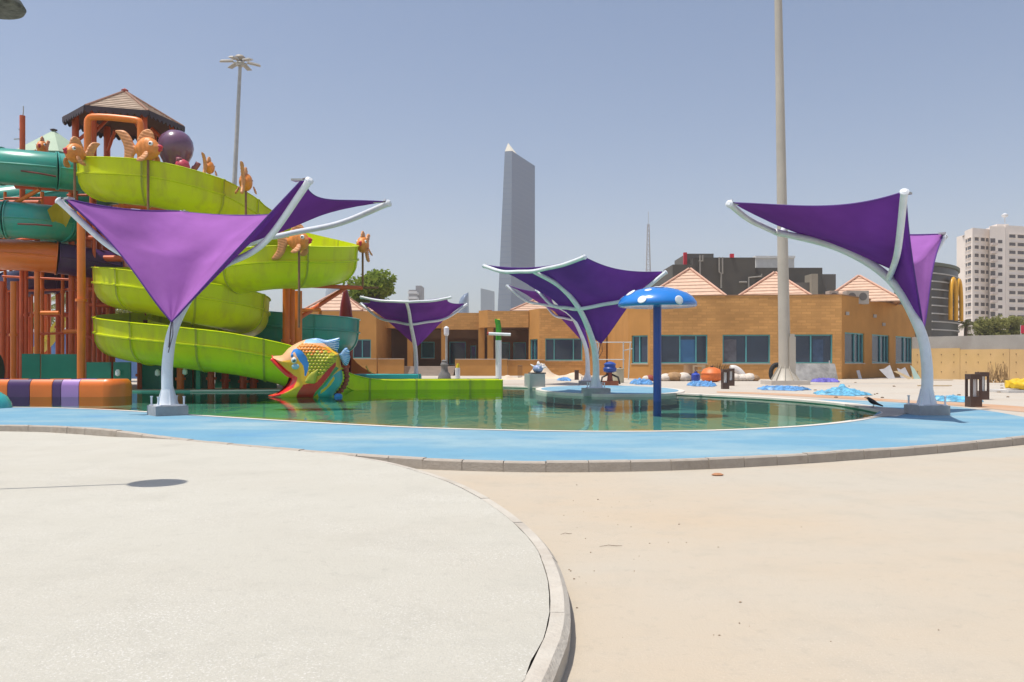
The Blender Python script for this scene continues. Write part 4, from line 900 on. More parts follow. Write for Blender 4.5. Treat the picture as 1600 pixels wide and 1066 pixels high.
# ------------------------------------------------------------------ slides
def flume(parent, pts, mat, W=1.12, Hs=.72, Dp=1.12, seclen=2.6, name='flume_section', joint=None):
    """open fibreglass flume: wall above a mid flange, rounded trough below, each bolted section its own mesh"""
    path = resample(catmull(pts, .15), .26); n = len(path)
    def profile(off):
        o = []; th = .06
        o += [(-W-.05-off, Hs), (-W-.11-off, Hs-.03), (-W-.04-off, Hs-.06), (-W-off, .05), (-W-.09-off*.6, .03), (-W-.09-off*.6, -.03), (-W-off, -.06)]
        for a in np.linspace(0, math.pi, 13)[1:-1]: o.append((-(W+off)*math.cos(a), -.06 - (Dp-.06+off)*math.sin(a) ** .85))
        o += [(W+off, -.06), (W+.09+off*.6, -.03), (W+.09+off*.6, .03), (W+off, .05), (W+.04+off, Hs-.06), (W+.11+off, Hs-.03), (W+.05+off, Hs)]
        inn = [(W-.02, Hs), (W-th, .0)] + [((W-th)*math.cos(a), -(Dp-th)*math.sin(a) ** .85) for a in np.linspace(0, math.pi, 11)[1:-1]] + [(-W+th, .0), (-W+.02, Hs)]
        return o + inn
    per = max(2, round(seclen / .26)); i = 0
    while i < n - 1:
        j = min(i + per, n - 1)
        if n - 1 - j < per * .4: j = n - 1
        rings = []
        def frame(k, shift=0.):
            t = (path[min(k+1, n-1)] - path[max(k-1, 0)]).normalized(); h = Vector((t.x, t.y, 0)).normalized(); return path[k] + t*shift, Vector((h.y, -h.x, 0))
        spec = [(i, .004, .055), (i, .05, .055), (i, .052, 0.)] + [(k, 0., 0.) for k in range(i+1, j)] + [(j, -.054, 0.), (j, -.05, .055), (j, -.004, .055)]
        for k, sh, off in spec:
            c, nr = frame(k, sh); rings.append([c + nr*u + Vector((0,0,v)) for u, v in profile(off)])
        m_ = MB(); mm = len(rings[0]); vs = [p for r_ in rings for p in r_]; fs = []
        for a in range(len(rings)-1):
            for b in range(mm): b2 = (b+1) % mm; fs.append((a*mm+b, (a+1)*mm+b, (a+1)*mm+b2, a*mm+b2))
        fs += [tuple(range(mm)), tuple(range((len(rings)-1)*mm, len(rings)*mm))[::-1]]
        m_.add(vs, fs); L0 = len(rings) - 1
        m_.mi = [1 if (q // mm) in (0, L0 - 1) or q >= L0 * mm else 0 for q in range(len(fs))]
        m_.build(name, [mat, joint or mat], parent, smooth=True, angle=38); i = j
def closed_tube(parent, pts, r, mats, seclen=2.4, name='tube_section', ridge=True):
    path = resample(catmull(pts, .15), .3); n = len(path); per = max(2, round(seclen / .3)); i = 0; c = 0
    while i < n - 1:
        j = min(i + per, n - 1)
        seg = path[i:j+1]; rr = [r] * len(seg)
        m_ = MB(); m_.tube(seg, rr, 26, caps=False)
        for q, t in ((seg[0], (seg[1]-seg[0]).normalized()), (seg[-1], (seg[-2]-seg[-1]).normalized())):
            m_.tube([q + t*.005, q + t*.06], r + .06, 26)
        if ridge:
            for ang in (0.02, math.pi+.02):
                pr = []
                for k in range(len(seg)):
                    t = (seg[min(k+1, len(seg)-1)] - seg[max(k-1, 0)]).normalized(); h = Vector((t.y, -t.x, 0)).normalized(); pr.append(seg[k] + h * r * math.cos(ang))
                m_.tube(pr, .05, 6)
        m_.build(name, mats[c % len(mats)], parent, smooth=True, angle=40); i = j; c += 1

Y = thing('lime_slide', 'big lime green open water slide winding down in loops and ending in a trough', 'water slide', (-15.5, 40, .1))
lime_pts = [(-16.2, 41.5, zat(296, 41.5)), (-17.5, 41.3, zat(292, 41.3)), (-18.75, 40.3, zat(283, 40.3)), (-18.9, 38.6, zat(276, 38.6)), (-17.6, 37.4, zat(279, 37.4)), (-15.9, 37.5, zat(286, 37.5)), (-14.5, 38.5, zat(304, 38.5)), (-13.9, 40.2, zat(324, 40.2)),
    (-13.3, 42.0, zat(346, 42.)), (-11.8, 43.2, zat(372, 43.2)), (-9.9, 42.7, zat(392, 42.7)), (-8.75, 41.0, zat(405, 41.)), (-9.2, 39.0, zat(412, 39.)), (-10.9, 37.7, zat(414, 37.7)), (-12.9, 38.2, zat(424, 38.2)),
    (-14.2, 40.2, zat(436, 40.2)), (-15.6, 42.2, zat(438, 42.2)), (-17.3, 42.0, zat(437, 42.)), (-18.4, 40.3, zat(440, 40.3)), (-18.0, 38.3, zat(444, 38.3)), (-16.2, 37.2, zat(452, 37.2)), (-14.2, 37.5, zat(468, 37.5)), (-12.95, 39.2, zat(482, 39.2)),
    (-13.4, 41.4, zat(494, 41.4)), (-15.4, 42.6, zat(500, 42.6)), (-17.4, 42.0, zat(506, 42.)), (-18.45, 40.2, zat(514, 40.2)), (-17.9, 38.3, zat(522, 38.3)), (-16.2, 37.1, zat(530, 37.1)), (-14.2, 36.8, zat(538, 36.8)), (-12.2, 36.9, zat(547, 36.9)), (-10.4, 37.3, 1.45), (-9.2, 38.2, .75), (-8.2, 39.3, .12), (-6.8, 40.2, -.16), (-4.4, 40.7, -.2), (-.55, 41.1, -.2)]
flume(Y, lime_pts, lime, joint=lime_joint)
# supports of the lime slide
def post(parent, x, y, z0, z1, r=.14, mat=orange_steel, name='support_post', col=True):
    m_ = MB(); m_.tube([(x, y, z0), (x, y, z1)], r, 12)
    if col: m_.tube([(x, y, z0 + (z1-z0)*.5), (x, y, z0 + (z1-z0)*.5 + .12)], r*1.45, 12)
    return m_.build(name, mat, parent, smooth=True, angle=50)
def beam(parent, a, b, r=.1, mat=orange_steel, name='beam'):
    m_ = MB(); m_.tube([a, b], r, 8); return m_.build(name, mat, parent, smooth=True, angle=50)
for px, d, yt in ((447, 40.5, 440), (455, 41.6, 440), (466.5, 39.6, 445)): post(Y, xat(px, d), d, -.3, zat(yt, d) - .3, .17 if px != 455 else .2, orange_light)
beam(Y, P(468, 497, 39.6), P(545, 447, 42), .11); beam(Y, P(470, 446, 39.6), P(566, 450, 41.5), .1); beam(Y, P(468, 485, 39.6), P(500, 484, 40.5), .09, orange_light)
for px, d, yt in ((282, 38.2, 566), (220, 38.5, 555), (300, 40.2, 560), (352, 39, 572), (380, 38.6, 575), (396, 39.4, 575), (330, 38.2, 565)): post(Y, xat(px, d), d, -.3, zat(yt, d), .16, orange_steel if px != 282 else orange_light)
for a, b in (((185, 548, 38), (262, 560, 38)), ((205, 462, 40), (262, 488, 38)), ((195, 320, 39), (262, 326, 39)), ((255, 332, 39.6), (275, 330, 39.6))): beam(Y, P(*a), P(*b), .15)
for px, d, y0, y1 in ((268, 39.5, 318, 345), (193, 41, 300, 345)): m_ = MB(); m_.tube([P(px, y0, d), P(px, y1, d)], .22, 10); m_.build('support_post', orange_light, Y, smooth=True, angle=50)

T = thing('teal_slide', 'teal open slide curving round behind the giant fish', 'water slide', (-12, 45, .1))
flume(T, [(-15.2, 44.6, zat(502, 44.6)), (-13.2, 43.9, zat(508, 43.9)), (-11.6, 43.9, zat(513, 43.9)), (-10.0, 44.9, zat(517, 44.9)), (-9.75, 46.8, zat(521, 46.8)), (-11.2, 48.2, zat(526, 48.2)), (-13.6, 48.3, zat(530, 48.3))], teal_fg, W=1.1, Hs=.75, Dp=1.2, seclen=2.3)
for px, d, yt in ((438, 46.5, 540), (505, 47, 540), (540, 46, 545)): post(T, xat(px, d), d, .0, zat(yt, d), .17)
post(T, xat(500, 45.5), 45.5, 2.5, zat(485, 45.5), .1, orange_light)
# maroon wave-shaped slide wall with a little orange chute
mr = thing('maroon_slide', 'tall narrow maroon curved slide end beside the teal slide, with orange chute', 'water slide', (xat(541, 49), 49, .1))
ol = [(xat(x, 49), zat(y, 49)) for x, y in ((529, 575), (527.5, 540), (529, 505), (532, 475), (536, 456), (540, 447.5), (544, 456), (549, 478), (552, 505), (552.5, 540), (549, 590), (545, 602), (531, 602))]
m_, _ = inflate(ol, .06, .28, .3); m_.xf(Matrix.Translation((0, 49, 0))); m_.build('maroon_shell', maroon_fg, mr, smooth=True)
ctop = [(549, 557), (556, 566), (566, 574), (578, 581), (592, 586.5), (612, 588)]
rows = [[P(x, y, 48.4) for x, y in ctop], [P(x, y + 4, 48.9) for x, y in ctop], [P(x, y + 4, 49.9) for x, y in ctop], [P(x, y, 50.5) for x, y in ctop]]
front = [P(x, 600, 48.4) for x, y in ctop]
m_ = MB(); m_.grid([front] + rows, flip=False); m_.grid([[p + Vector((0, .04, 0)) for p in front], [p + Vector((0, .04, 0)) for p in rows[0]]], flip=True); m_.build('orange_chute', M('chute_orange', (.55, .14, .03), .35), mr, smooth=True, angle=45)
m_ = MB(); m_.tube([P(572, 572, 48), P(576, 580, 48), P(583, 584, 48), P(584, 592, 48)], .05, 6); m_.build('hose', M('hose_yellow', (.7, .55, .1), .5), mr)
tr = thing('teal_trough', 'low straight teal slide run-out beyond the lime trough', 'water slide', (xat(615, 45.5), 45.5, .05))
m_ = MB(); x0_, x1_ = xat(548, 45.3), xat(655, 45.3)
prof_ = [(-.75, .0), (-.75, .66), (-.68, .70), (-.55, .68), (-.5, .3), (.5, .3), (.55, .68), (.68, .70), (.75, .66), (.75, .0)]
m_.grid([[Vector((lerp(x0_, x1_, k/6), 45.6 + u, v)) for k in range(7)] for u, v in prof_]); m_.add([Vector((x1_, 45.6 + u, v)) for u, v in prof_], [tuple(range(10))]); m_.build('trough_shell', M('teal_trough_paint', (.02, .33, .32), .35, .08, .8), tr, smooth=True, angle=40)

# tube slides at far left
TT = thing('teal_tube_slide', 'enclosed teal tube slide looping at the far left edge of the tower', 'water slide', (-22, 39, .1))
tm2 = M('teal_tube_green', (.03, .28, .21), .3, .14, .7, dirt=(.14, .2, .14), ds=.8, damt=.5)
closed_tube(TT, [(-28, 39.5, zat(252, 39)), (-24.5, 38.3, zat(258, 38.3)), (-22, 38.3, zat(264, 38.3)), (-20.2, 39.6, zat(273, 39.6)), (-19.7, 41.6, zat(286, 41.6)), (-21, 43.3, zat(296, 43.3)), (-24, 44, zat(305, 44)), (-27, 43, zat(318, 43)), (-28.5, 41, zat(326, 41)), (-27.5, 38.9, zat(333, 38.9)), (-24.8, 38.2, zat(340, 38.2)), (-22.5, 38.7, zat(345, 38.7)), (-21.6, 40.4, zat(352, 40.4)), (-22.8, 42.2, zat(360, 42.2)), (-26, 42.8, zat(366, 42.8))], .82, [teal_fg, tm2, tm2])
# red stripe let into the tube sides
red_stripe = M('stripe_maroon', (.13, .02, .015), .4)
for x0_, y0_, x1_, y1_, d_ in ((33, 267, 88, 276, 37.50), (28, 350, 82, 353, 37.45)):
    m_ = MB(); m_.tube([P(x0_, y0_, d_), P((x0_+x1_)/2, (y0_+y1_)/2 - .6, d_ - .05), P(x1_, y1_, d_ + .25)], .04, 8); m_.build('stripe', red_stripe, TT)
OT = thing('orange_tube_slide', 'orange and purple enclosed tube slide between the columns at left', 'water slide', (-22, 41, .1))
closed_tube(OT, [(-27, 40.5, zat(404, 40.5)), (-24.6, 39.7, zat(398, 39.7)), (-22.4, 39.6, zat(401, 39.6)), (-20.9, 40.8, zat(410, 40.8)), (-20.4, 42.6, zat(418, 42.6)), (-21.5, 44.3, zat(424, 44.3)), (-23.3, 44.2, zat(432, 44.2)), (-24.8, 43.2, zat(440, 43.2)), (-26.5, 43.8, zat(448, 43.8))], .74, [purple_fg, orange_fg, purple_fg, orange_fg, purple_fg], seclen=2.7)
closed_tube(OT, [(-26.5, 45, zat(300, 45)), (-24.5, 44.3, zat(305, 44.3)), (-22.9, 45, zat(312, 45)), (-22.3, 47, zat(318, 47))], .9, [orange_fg, M('pink_fibreglass', (.6, .32, .25), .35), purple_fg], seclen=1.6)
# run-out trough in orange and purple along the water
OR = thing('orange_trough', 'long orange and purple slide run-out trough with rounded end, lying along the water', 'water slide', (xat(95, 31.2), 31.6, .0))
closed_tube(OR, [(-26.5, 34.2, 1.1), (-23.5, 34.0, 1.0), (-21.3, 33.8, .95)], .95, [M('painted_dark_hole', (.012, .012, .014), .5)], name='tunnel_mouth')  # capped black tube: the dark inside of the opening is painted on
segs = [(-22, orange_fg), (8, purple_fg), (31, lilac_fg), (42, orange_fg), (74, M('dark_orange_fibreglass', (.45, .09, .02), .35)), (84, purple_fg), (98, lilac_fg), (128, orange_fg), (186, None)]
segs = [(-60, purple_fg), (-22, orange_fg), (10, purple_fg), (45, orange_fg), (80, purple_fg), (94, lilac_fg), (122, orange_fg), (160, None)]
for (a, mt), (b, _) in zip(segs, segs[1:]):
    xa, xb = xat(a, 31.), xat(b, 31.) ; last_ = b == 160
    pr = [(-.85, -.3), (-.85, .45), (-.80, .60), (-.68, .70), (-.52, .70), (-.45, .55), (-.42, .25), (.42, .25), (.45, .55), (.52, .7), (.68, .7), (.8, .6), (.85, .45), (.85, -.3)]
    m_ = MB(); xs = [xa + .01, xb - .01]; rows = [[Vector((x, 31.9 + u, v)) for x in xs] for u, v in pr]; m_.grid(rows, flip=True)
    if last_:
        m2 = MB(); arr = []
        for aa in np.linspace(-90, 90, 13): arr.append([Vector((xb - .012 + math.cos(R(aa)) * abs(u) * .7, 31.9 + math.sin(R(aa)) * abs(u), v)) for u, v in pr[:6]])
        m_.grid(arr, flip=True)
    if a > -60: m_.add([Vector((xa + .01, 31.9 + u, v)) for u, v in pr], [tuple(range(14))])
    m_.build('trough_section', mt, OR, smooth=True, angle=35)
# small yellow slide behind the columns
ys = thing('small_yellow_slide', 'small straight yellow slide with two lanes behind the orange columns', 'water slide', (-24.5, 48, .1))
for dy, off in ((0, 0), (1.2, .0)):
    m_ = MB(); A = P(60, 552, 48 + dy); B = P(98, 508, 48 + dy); C = P(128, 497, 48 + dy)
    pr = [(-.5, .35), (-.5, 0), (.5, 0), (.5, .35)]
    m_.grid([[q + Vector((0, u, v)) for q in catmull([A, A.lerp(B, .4) + Vector((0,0,-.15)), B, C], .4)] for u, v in pr]); m_.build('lane', M('yellow_slide_paint', (.62, .50, .03), .35), ys, smooth=True, angle=40)
# blue play tube behind
bt_ = thing('blue_play_panel', 'bright blue round play panel seen between the slide columns', 'play panel', (xat(150, 46), 46, .1))
m_ = MB(); m_.lathe([(.02, 0), (1., .03), (1.05, .12), (.6, .2), (.02, .22)], (0,0,0), 20); m_.xf(Matrix.Translation(P(150, 496, 46)) @ Matrix.Rotation(R(90), 4, 'X')); m_.build('round_panel', M('panel_blue', (.01, .06, .33), .4), bt_, smooth=True)
m_ = MB(); m_.tube([(xat(150, 46), 46.1, .1), P(150, 510, 46.1)], .12, 8); m_.build('panel_post', orange_steel, bt_)
# ------------------------------------------------------------------ slide tower
TW = thing('slide_tower', 'tall orange steel slide tower with hexagonal shingled roof, behind the lime slide', 'tower', (-18.5, 44, .1))
DTW = 44.; cxt = xat(195, DTW); Rt = 2.9
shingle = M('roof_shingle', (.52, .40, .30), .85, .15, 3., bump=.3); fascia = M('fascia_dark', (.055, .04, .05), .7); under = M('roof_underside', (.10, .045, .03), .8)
zE = zat(170, DTW - Rt*.866); zA_ = zat(144, DTW)
def hexpt(k, r_, z, ph=-103): a = R(ph + 60*k); return Vector((cxt + r_*math.cos(a), DTW + r_*math.sin(a), z))
for k in range(6):
    m_ = MB(); rows_n = 10
    for r_ in range(rows_n):
        f0, f1 = 1 - r_/rows_n, 1 - (r_+1)/rows_n; za_, zb2 = lerp(zE, zA_, r_/rows_n), lerp(zE, zA_, (r_+1)/rows_n)
        A, B = hexpt(k, Rt*f0, za_ + .06), hexpt(k+1, Rt*f0, za_ + .06)
        if f1 > .01: m_.add([A, B, hexpt(k+1, Rt*f1, zb2), hexpt(k, Rt*f1, zb2)], [(0,1,2,3)])
        else: m_.add([A, B, hexpt(k, 0, zb2)], [(0,1,2)])
        m_.add([hexpt(k, Rt*f0, za_), hexpt(k+1, Rt*f0, za_), B, A], [(0,1,2,3)])
    rp_ = m_.build('roof_panel', shingle, TW)
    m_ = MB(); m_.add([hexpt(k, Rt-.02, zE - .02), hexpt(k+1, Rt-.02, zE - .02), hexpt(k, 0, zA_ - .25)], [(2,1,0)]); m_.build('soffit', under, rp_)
    m_ = MB(); A, B = hexpt(k, Rt + .03, zE), hexpt(k+1, Rt + .03, zE); NSC = 9; t_ = (B-A)/NSC
    for i in range(NSC):
        p0_, p1_ = A + t_*i, A + t_*(i+1); vs = [p0_ + Vector((0,0,.06)), p1_ + Vector((0,0,.06)), p1_ + Vector((0,0,-.14))]
        vs += [p0_.lerp(p1_, 1 - u) + Vector((0,0,-.14 - .17*math.sin(math.pi*u))) for u in (.2, .4, .6, .8)] + [p0_ + Vector((0,0,-.14))]
        o_ = (hexpt(k + .5, 1, 0) - Vector((cxt, DTW, 0))).normalized() * .05; n_ = len(vs)
        m_.add(vs + [v + o_ for v in vs], [tuple(range(n_))[::-1], tuple(range(n_, 2*n_))] + [(j, (j+1) % n_, n_ + (j+1) % n_, n_ + j) for j in range(n_)])
    m_.build('scalloped_fascia', fascia, rp_)
    m_ = MB(); m_.tube([hexpt(k, Rt, zE + .07), hexpt(k, .02, zA_ + .05)], .06, 6); m_.build('hip_cap', M('hip_brown', (.3, .17, .12), .8), rp_)
m_ = MB(); m_.lathe([(.16, zA_ - .05), (.18, zA_ + .1), (.02, zA_ + .2)], (cxt, DTW, 0), 10); m_.build('finial', M('finial_red', (.35, .07, .05), .6), TW)
for k in range(6):
    q = hexpt(k, Rt - .55, 0); m_ = MB(); m_.tube([(q.x, q.y, .1), (q.x, q.y, zE + .25)], .17, 12); m_.build('post', orange_steel, TW, smooth=True, angle=50)
    c = hexpt(k, Rt - .55, zE - 1.2); e = Vector((cxt, DTW, zE - .15)).lerp(Vector((c.x, c.y, zE - .15)), .55); beam(TW, c, e, .09, orange_steel, 'brace')
# bright railing hoop under the roof
hp = catmull([P(137, 262, 40.9), P(137, 215, 40.9), P(137, 192, 40.9), P(139, 186, 40.9), P(145, 183, 40.9), P(170, 183.5, 40.9), P(205, 187, 40.9), P(215, 189, 40.9), P(219, 193, 40.9), P(220, 215, 40.9), P(220, 262, 40.9)], .3)
m_ = MB(); m_.tube(hp, .17, 12); m_.build('entry_hoop', orange_light, TW, smooth=True)
# platform floors, beams
for z, r_ in ((zat(262, 42), Rt - .3), (zat(345, 42), Rt - .3), (zat(430, 42), Rt - .3), (zat(500, 42), Rt - .3)):
    m_ = MB(); m_.prism([hexpt(k, r_, 0) for k in range(6)], z - .2, z); m_.build('floor_deck', M('deck_dark_red', (.2, .05, .025), .7), TW)
# columns at left, each with its flange collar
cols = [(4, 40, 440, .13), (13, 43, 440, .12), (21, 39, 440, .13), (29, 42.5, 440, .15), (47, 45, 440, .12), (58, 39.6, 372, .125), (91, 44, 420, .13), (112, 40.6, 300, .14), (127, 37.4, 330, .175), (138, 41, 330, .15), (155, 43.5, 330, .14), (163, 45.5, 330, .11), (172, 42.5, 390, .12)]
for px, d, yt, r_ in cols: post(TW, xat(px, d), d, .0, zat(yt, d), r_, orange_light if px in (127, 21, 58) else orange_steel, 'post')
for px, d, y0, yt, r_ in ((8, 41.5, 620, 300, .07), (17, 44, 620, 330, .08), (33, 43.5, 620, 310, .07), (41, 41, 620, 380, .09), (50, 43, 620, 380, .06), (66, 42, 620, 300, .09), (76, 44, 620, 300, .07), (98, 42.5, 620, 310, .08), (105, 44.5, 620, 300, .07), (119, 42, 620, 280, .09), (147, 40.5, 620, 330, .08), (168, 41.5, 620, 400, .08), (178, 42.6, 620, 420, .07)):
    post(TW, xat(px, d), d, .0, zat(yt, d), r_, orange_steel if px % 2 else orange_light, 'post')
for a, b in (((4, 432, 41), (126, 438, 41)), ((10, 455, 42.5), (120, 452, 42.5)), ((60, 522, 41), (128, 520, 41)), ((66, 336, 41.5), (120, 372, 41.5)), ((98, 372, 41.2), (128, 330, 41.2)), ((120, 418, 40.8), (168, 440, 40.8)), ((128, 520, 40.6), (172, 545, 40.6)), ((8, 310, 41), (66, 310, 41)), ((105, 305, 42), (170, 305, 42))): beam(TW, P(*a), P(*b), .06)
for a, b, r_ in (((30, 492, 44), (178, 492, 44), .13), ((64, 489, 37.5), (92, 489, 37.5), .09), ((128, 450, 41), (262, 470, 41), .14), ((128, 476, 41), (200, 478, 41), .12), ((100, 518, 39), (130, 518, 39), .10), ((155, 520, 40), (178, 522, 40), .12), ((22, 318, 38.5), (62, 296, 38.5), .1), ((0, 318, 39.5), (62, 318, 39.5), .16), ((25, 290, 40), (120, 296, 40), .16), ((95, 372, 40.5), (165, 372, 40.5), .12), ((160, 404, 41), (190, 404, 41), .16), ((0, 382, 40.5), (60, 372, 40.5), .14), ((148, 500, 41), (176, 505, 41), .13)):
    beam(TW, P(*a), P(*b), r_, orange_light if r_ < .105 else orange_steel)
# red-orange roof-side panels, ladder rungs, green screens
m_ = MB(); m_.box((xat(68, 41), 41, zat(322, 41)), (xat(88, 41), 41.1, zat(307, 41))); m_.build('red_panel', M('panel_red', (.6, .06, .015), .5), TW)
m_ = MB(); m_.box((xat(146, 42), 41.9, zat(459, 42)), (xat(157, 42), 42., zat(421, 42))); m_.build('green_screen', M('screen_green', (.01, .25, .15), .5), TW)
for i in range(6): beam(TW, P(146, 392 + i*5, 41.8), P(158, 396 + i*5, 41.8), .025, M('mesh_dark', (.1, .05, .04), .6), 'rail')
m_ = MB(); m_.add([P(74, 328, 37.9), P(96, 310, 37.9), P(112, 335, 38.6), P(100, 362, 39.5), P(84, 355, 39)], [(0,1,2,3,4)]); m_.add([P(74, 328, 38), P(96, 310, 38), P(112, 335, 38.7), P(100, 362, 39.6), P(84, 355, 39.1)], [(4,3,2,1,0)])
m_.build('yellow_awning', M('awning_yellow', (.5, .40, .03), .5), TW)
# green side panels at the water line, one by one, and the dark ones beneath the slide
pan_px = [(34, 62, 553, 37.6), (64, 122, 553.5, 37.5), (135, 173, 566, 37.2), (177, 204, 566, 37.2), (222, 266, 568, 38.2), (268, 300, 572, 38.8), (302, 334, 572, 39.2), (336, 378, 572, 39.6), (380, 432, 574, 39.6)]
for a, b, yt, d in pan_px:
    m_ = MB(); m_.box((xat(a, d), d, -.3), (xat(b, d), d + .08, zat(yt, d))); o_ = m_.build('green_panel', green_panel, TW)
m_ = MB(); m_.box((xat(306, 37.9), 37.9, -.3), (xat(313, 37.9), 37.98, zat(576, 37.9))); m_.build('green_panel', M('panel_mint', (.02, .36, .22), .4), TW)
for px in (184, 246, 289): m_ = MB(); m_.lathe([(.02, 0), (.11, .05), (.11, .22), (.05, .3)], P(px, 588 if px != 289 else 586, 37.0), 8); m_.build('water_jet', white_gl, TW)
# second, green pavilion roof further back and an aerial post
g2 = thing('green_pavilion', 'pale green pyramid pavilion roof behind the teal tube', 'pavilion', (xat(84, 52), 52, .1))
zc2, za2 = zat(236, 50), zat(203.5, 52); c2 = Vector((xat(84, 52), 52, 0)); Rg = 2.5
def h2(k, r_, z): a = R(-115 + 60*k); return Vector((c2.x + r_*math.cos(a), c2.y + r_*math.sin(a), z))
mint = M('mint_roof', (.36, .46, .33), .7, .08, 1.); mintd = M('mint_fascia', (.10, .27, .18), .6)
for k in range(6):
    m_ = MB(); m_.add([h2(k, Rg, zc2), h2(k+1, Rg, zc2), h2(k, 0, za2)], [(0,1,2)]); rp_ = m_.build('roof_panel', mint, g2)
    m_ = MB(); m_.add([h2(k, Rg-.02, zc2-.42), h2(k+1, Rg-.02, zc2-.42), h2(k+1, Rg-.02, zc2-.005), h2(k, Rg-.02, zc2-.005), h2(k, Rg-.1, zc2-.42), h2(k+1, Rg-.1, zc2-.42), h2(k+1, Rg-.1, zc2-.01), h2(k, Rg-.1, zc2-.01)], [(0,1,2,3),(7,6,5,4),(4,5,1,0),(3,2,6,7)]); m_.build('fascia_board', mintd, rp_)
    q = h2(k, Rg - .4, 0); m_ = MB(); m_.tube([(q.x, q.y, zc2 - 3.), (q.x, q.y, zc2)], .13, 10); m_.build('post', orange_steel, g2, smooth=True, angle=50)
m_ = MB(); m_.tube([(c2.x - .5, c2.y, .1), (c2.x - .5, c2.y, zc2 - 3.2)], .3, 12); m_.build('column', orange_steel, g2, smooth=True, angle=50)
m_ = MB(); m_.prism([h2(k, Rg - .2, 0) for k in range(6)], zc2 - 3.2, zc2 - 3.); m_.build('floor_deck', M('deck_dark_red', (.2, .05, .025), .7), g2)
m_ = MB(); m_.lathe([(.2, 0), (.22, .06), (.05, .12)], (c2.x, c2.y, za2 - .03), 8); m_.build('finial', fascia, g2)
m_ = MB(); m_.prism([h2(k, Rg - .5, 0) for k in range(6)], zc2 - 1.9, zc2 - .5); m_.build('pale_screen', M('pale_screen_paint', (.6, .55, .48), .8), g2)
d_ = 41.; ar = thing('aerial_post', 'orange post with thin aerial standing above the teal tube', 'post', (xat(35, d_), d_, .1))
m_ = MB(); m_.tube([(xat(35, d_), d_, .1), P(35, 181, d_)], .13, 10); m_.build('post', orange_steel, ar, smooth=True, angle=50)
m_ = MB(); m_.tube([P(35.5, 181, d_), P(36.5, 175, d_), P(36.5, 166, d_)], .025, 6); m_.build('aerial', galv, ar)
for y_ in (202, 217): m_ = MB(); m_.tube([P(31, y_, d_ - .1), P(22 if y_ == 217 else 29, y_ + .5, d_ - .1)], .03, 5); m_.build('bracket', galv, ar)

# ------------------------------------------------------------------ fish on poles
fo = M('fish_orange', (.74, .24, .035), .5, .15, 5., bump=.25, bs=14., dirt=(.55, .28, .12), ds=2., damt=.5); fy = M('fish_fin_peach', (.62, .27, .10), .5, .15, 4.); fl = M('fish_lips_red', (.55, .03, .05), .4); few = M('eye_white', (.78, .78, .74), .3); feb = M('eye_black', (.02, .03, .04), .2)
rust = M('rusty_pole', (.24, .12, .06), .7, .2, 3.)
def ell(cx, cz, rx, rz, n=36, sq=1., a0=0): return [(cx + rx*math.copysign(abs(math.cos(a))**sq, math.cos(a)), cz + rz*math.copysign(abs(math.sin(a))**sq, math.sin(a))) for a in np.linspace(0, 2*math.pi, n, endpoint=False)]
def make_fish(label):
    """body about 1.45 m long facing +x, centre at z=0"""
    root = thing('pole_fish', label, 'fish sculpture', (0,0,0), 'orange fish sculptures on poles')
    body = [(.72,.02),(.66,.16),(.52,.36),(.30,.54),(.05,.60),(-.22,.54),(-.45,.36),(-.60,.14),(-.66,0),(-.60,-.16),(-.44,-.38),(-.2,-.54),(.05,-.58),(.30,-.52),(.52,-.38),(.66,-.14)]
    ol = [(p.x, p.y) for p in catmull([Vector((x, z, 0)) for x, z in body], .06, closed=True)]
    sc = lambda x, z: .018 * (math.sin(x*26 + (int(math.floor(z*9)) % 2) * math.pi) * math.sin(z*28)) if x < .28 else 0.
    m_, _ = inflate(ol, .045, .40, .50, bumpf=sc); m_.build('body', fo, root, smooth=True, local=True)
    def fin(name, pts, T_, mat=fy, cell=.045, mtx=None):
        o2 = [(p.x, p.y) for p in catmull([Vector((x, z, 0)) for x, z in pts], .06, closed=True)]
        rib = lambda x, z: .018 * math.sin(z * 40 + x * 12)
        m2, _ = inflate(o2, cell, T_, .14, bumpf=rib)
        if mtx: m2.xf(mtx)
        m2.build(name, mat, root, smooth=True, local=True)
    fin('dorsal_fin', [(.38,.40),(.34,.78),(.10,1.0),(-.22,.95),(-.42,.72),(-.55,.36),(0,.32)], .08)
    fin('tail_fin', [(-.55,.10),(-.72,.30),(-.90,.66),(-1.25,.98),(-1.75,1.0),(-1.58,.76),(-1.34,.36),(-1.24,-.05),(-1.3,-.5),(-1.62,-1.0),(-1.2,-1.02),(-.86,-.70),(-.70,-.30),(-.55,-.12)], .10)
    for s_ in (-1, 1):
        fin('pectoral_fin', [(.15,-.30),(.05,-.50),(-.20,-.80),(-.02,-.90),(.20,-.86),(.38,-.62),(.34,-.34)], .05, fy, .05, Matrix.Translation((0, s_*.34, .05)) @ Matrix.Rotation(s_*R(22), 4, 'X'))
        m_ = MB(); m_.lathe([(.02,-.06),(.12,-.03),(.13,.02),(.07,.06),(.01,.065)], (0,0,0), 16); m_.xf(Matrix.Translation((.36, s_*.305, .18)) @ Matrix.Rotation(-s_*R(80), 4, 'X') @ Matrix.Scale(1.05, 4)); e_ = m_.build('eye', few, root, smooth=True, local=True)
        m_ = MB(); m_.lathe([(.06,0),(.055,.02),(.01,.03)], (0,0,0), 12); m_.xf(Matrix.Translation((.37, s_*.368, .19)) @ Matrix.Rotation(-s_*R(80), 4, 'X')); m_.build('pupil', feb, e_, smooth=True, local=True)
    m_ = MB(); m_.tube([(.60,0,.075),(.74,0,.07),(.84,0,.05)], [.14,.11,.05], 12); m_.tube([(.60,0,-.055),(.72,0,-.06),(.80,0,-.06)], [.13,.10,.05], 12); m_.build('lips', fl, root, smooth=True, local=True, angle=60)
    return root
proto = None
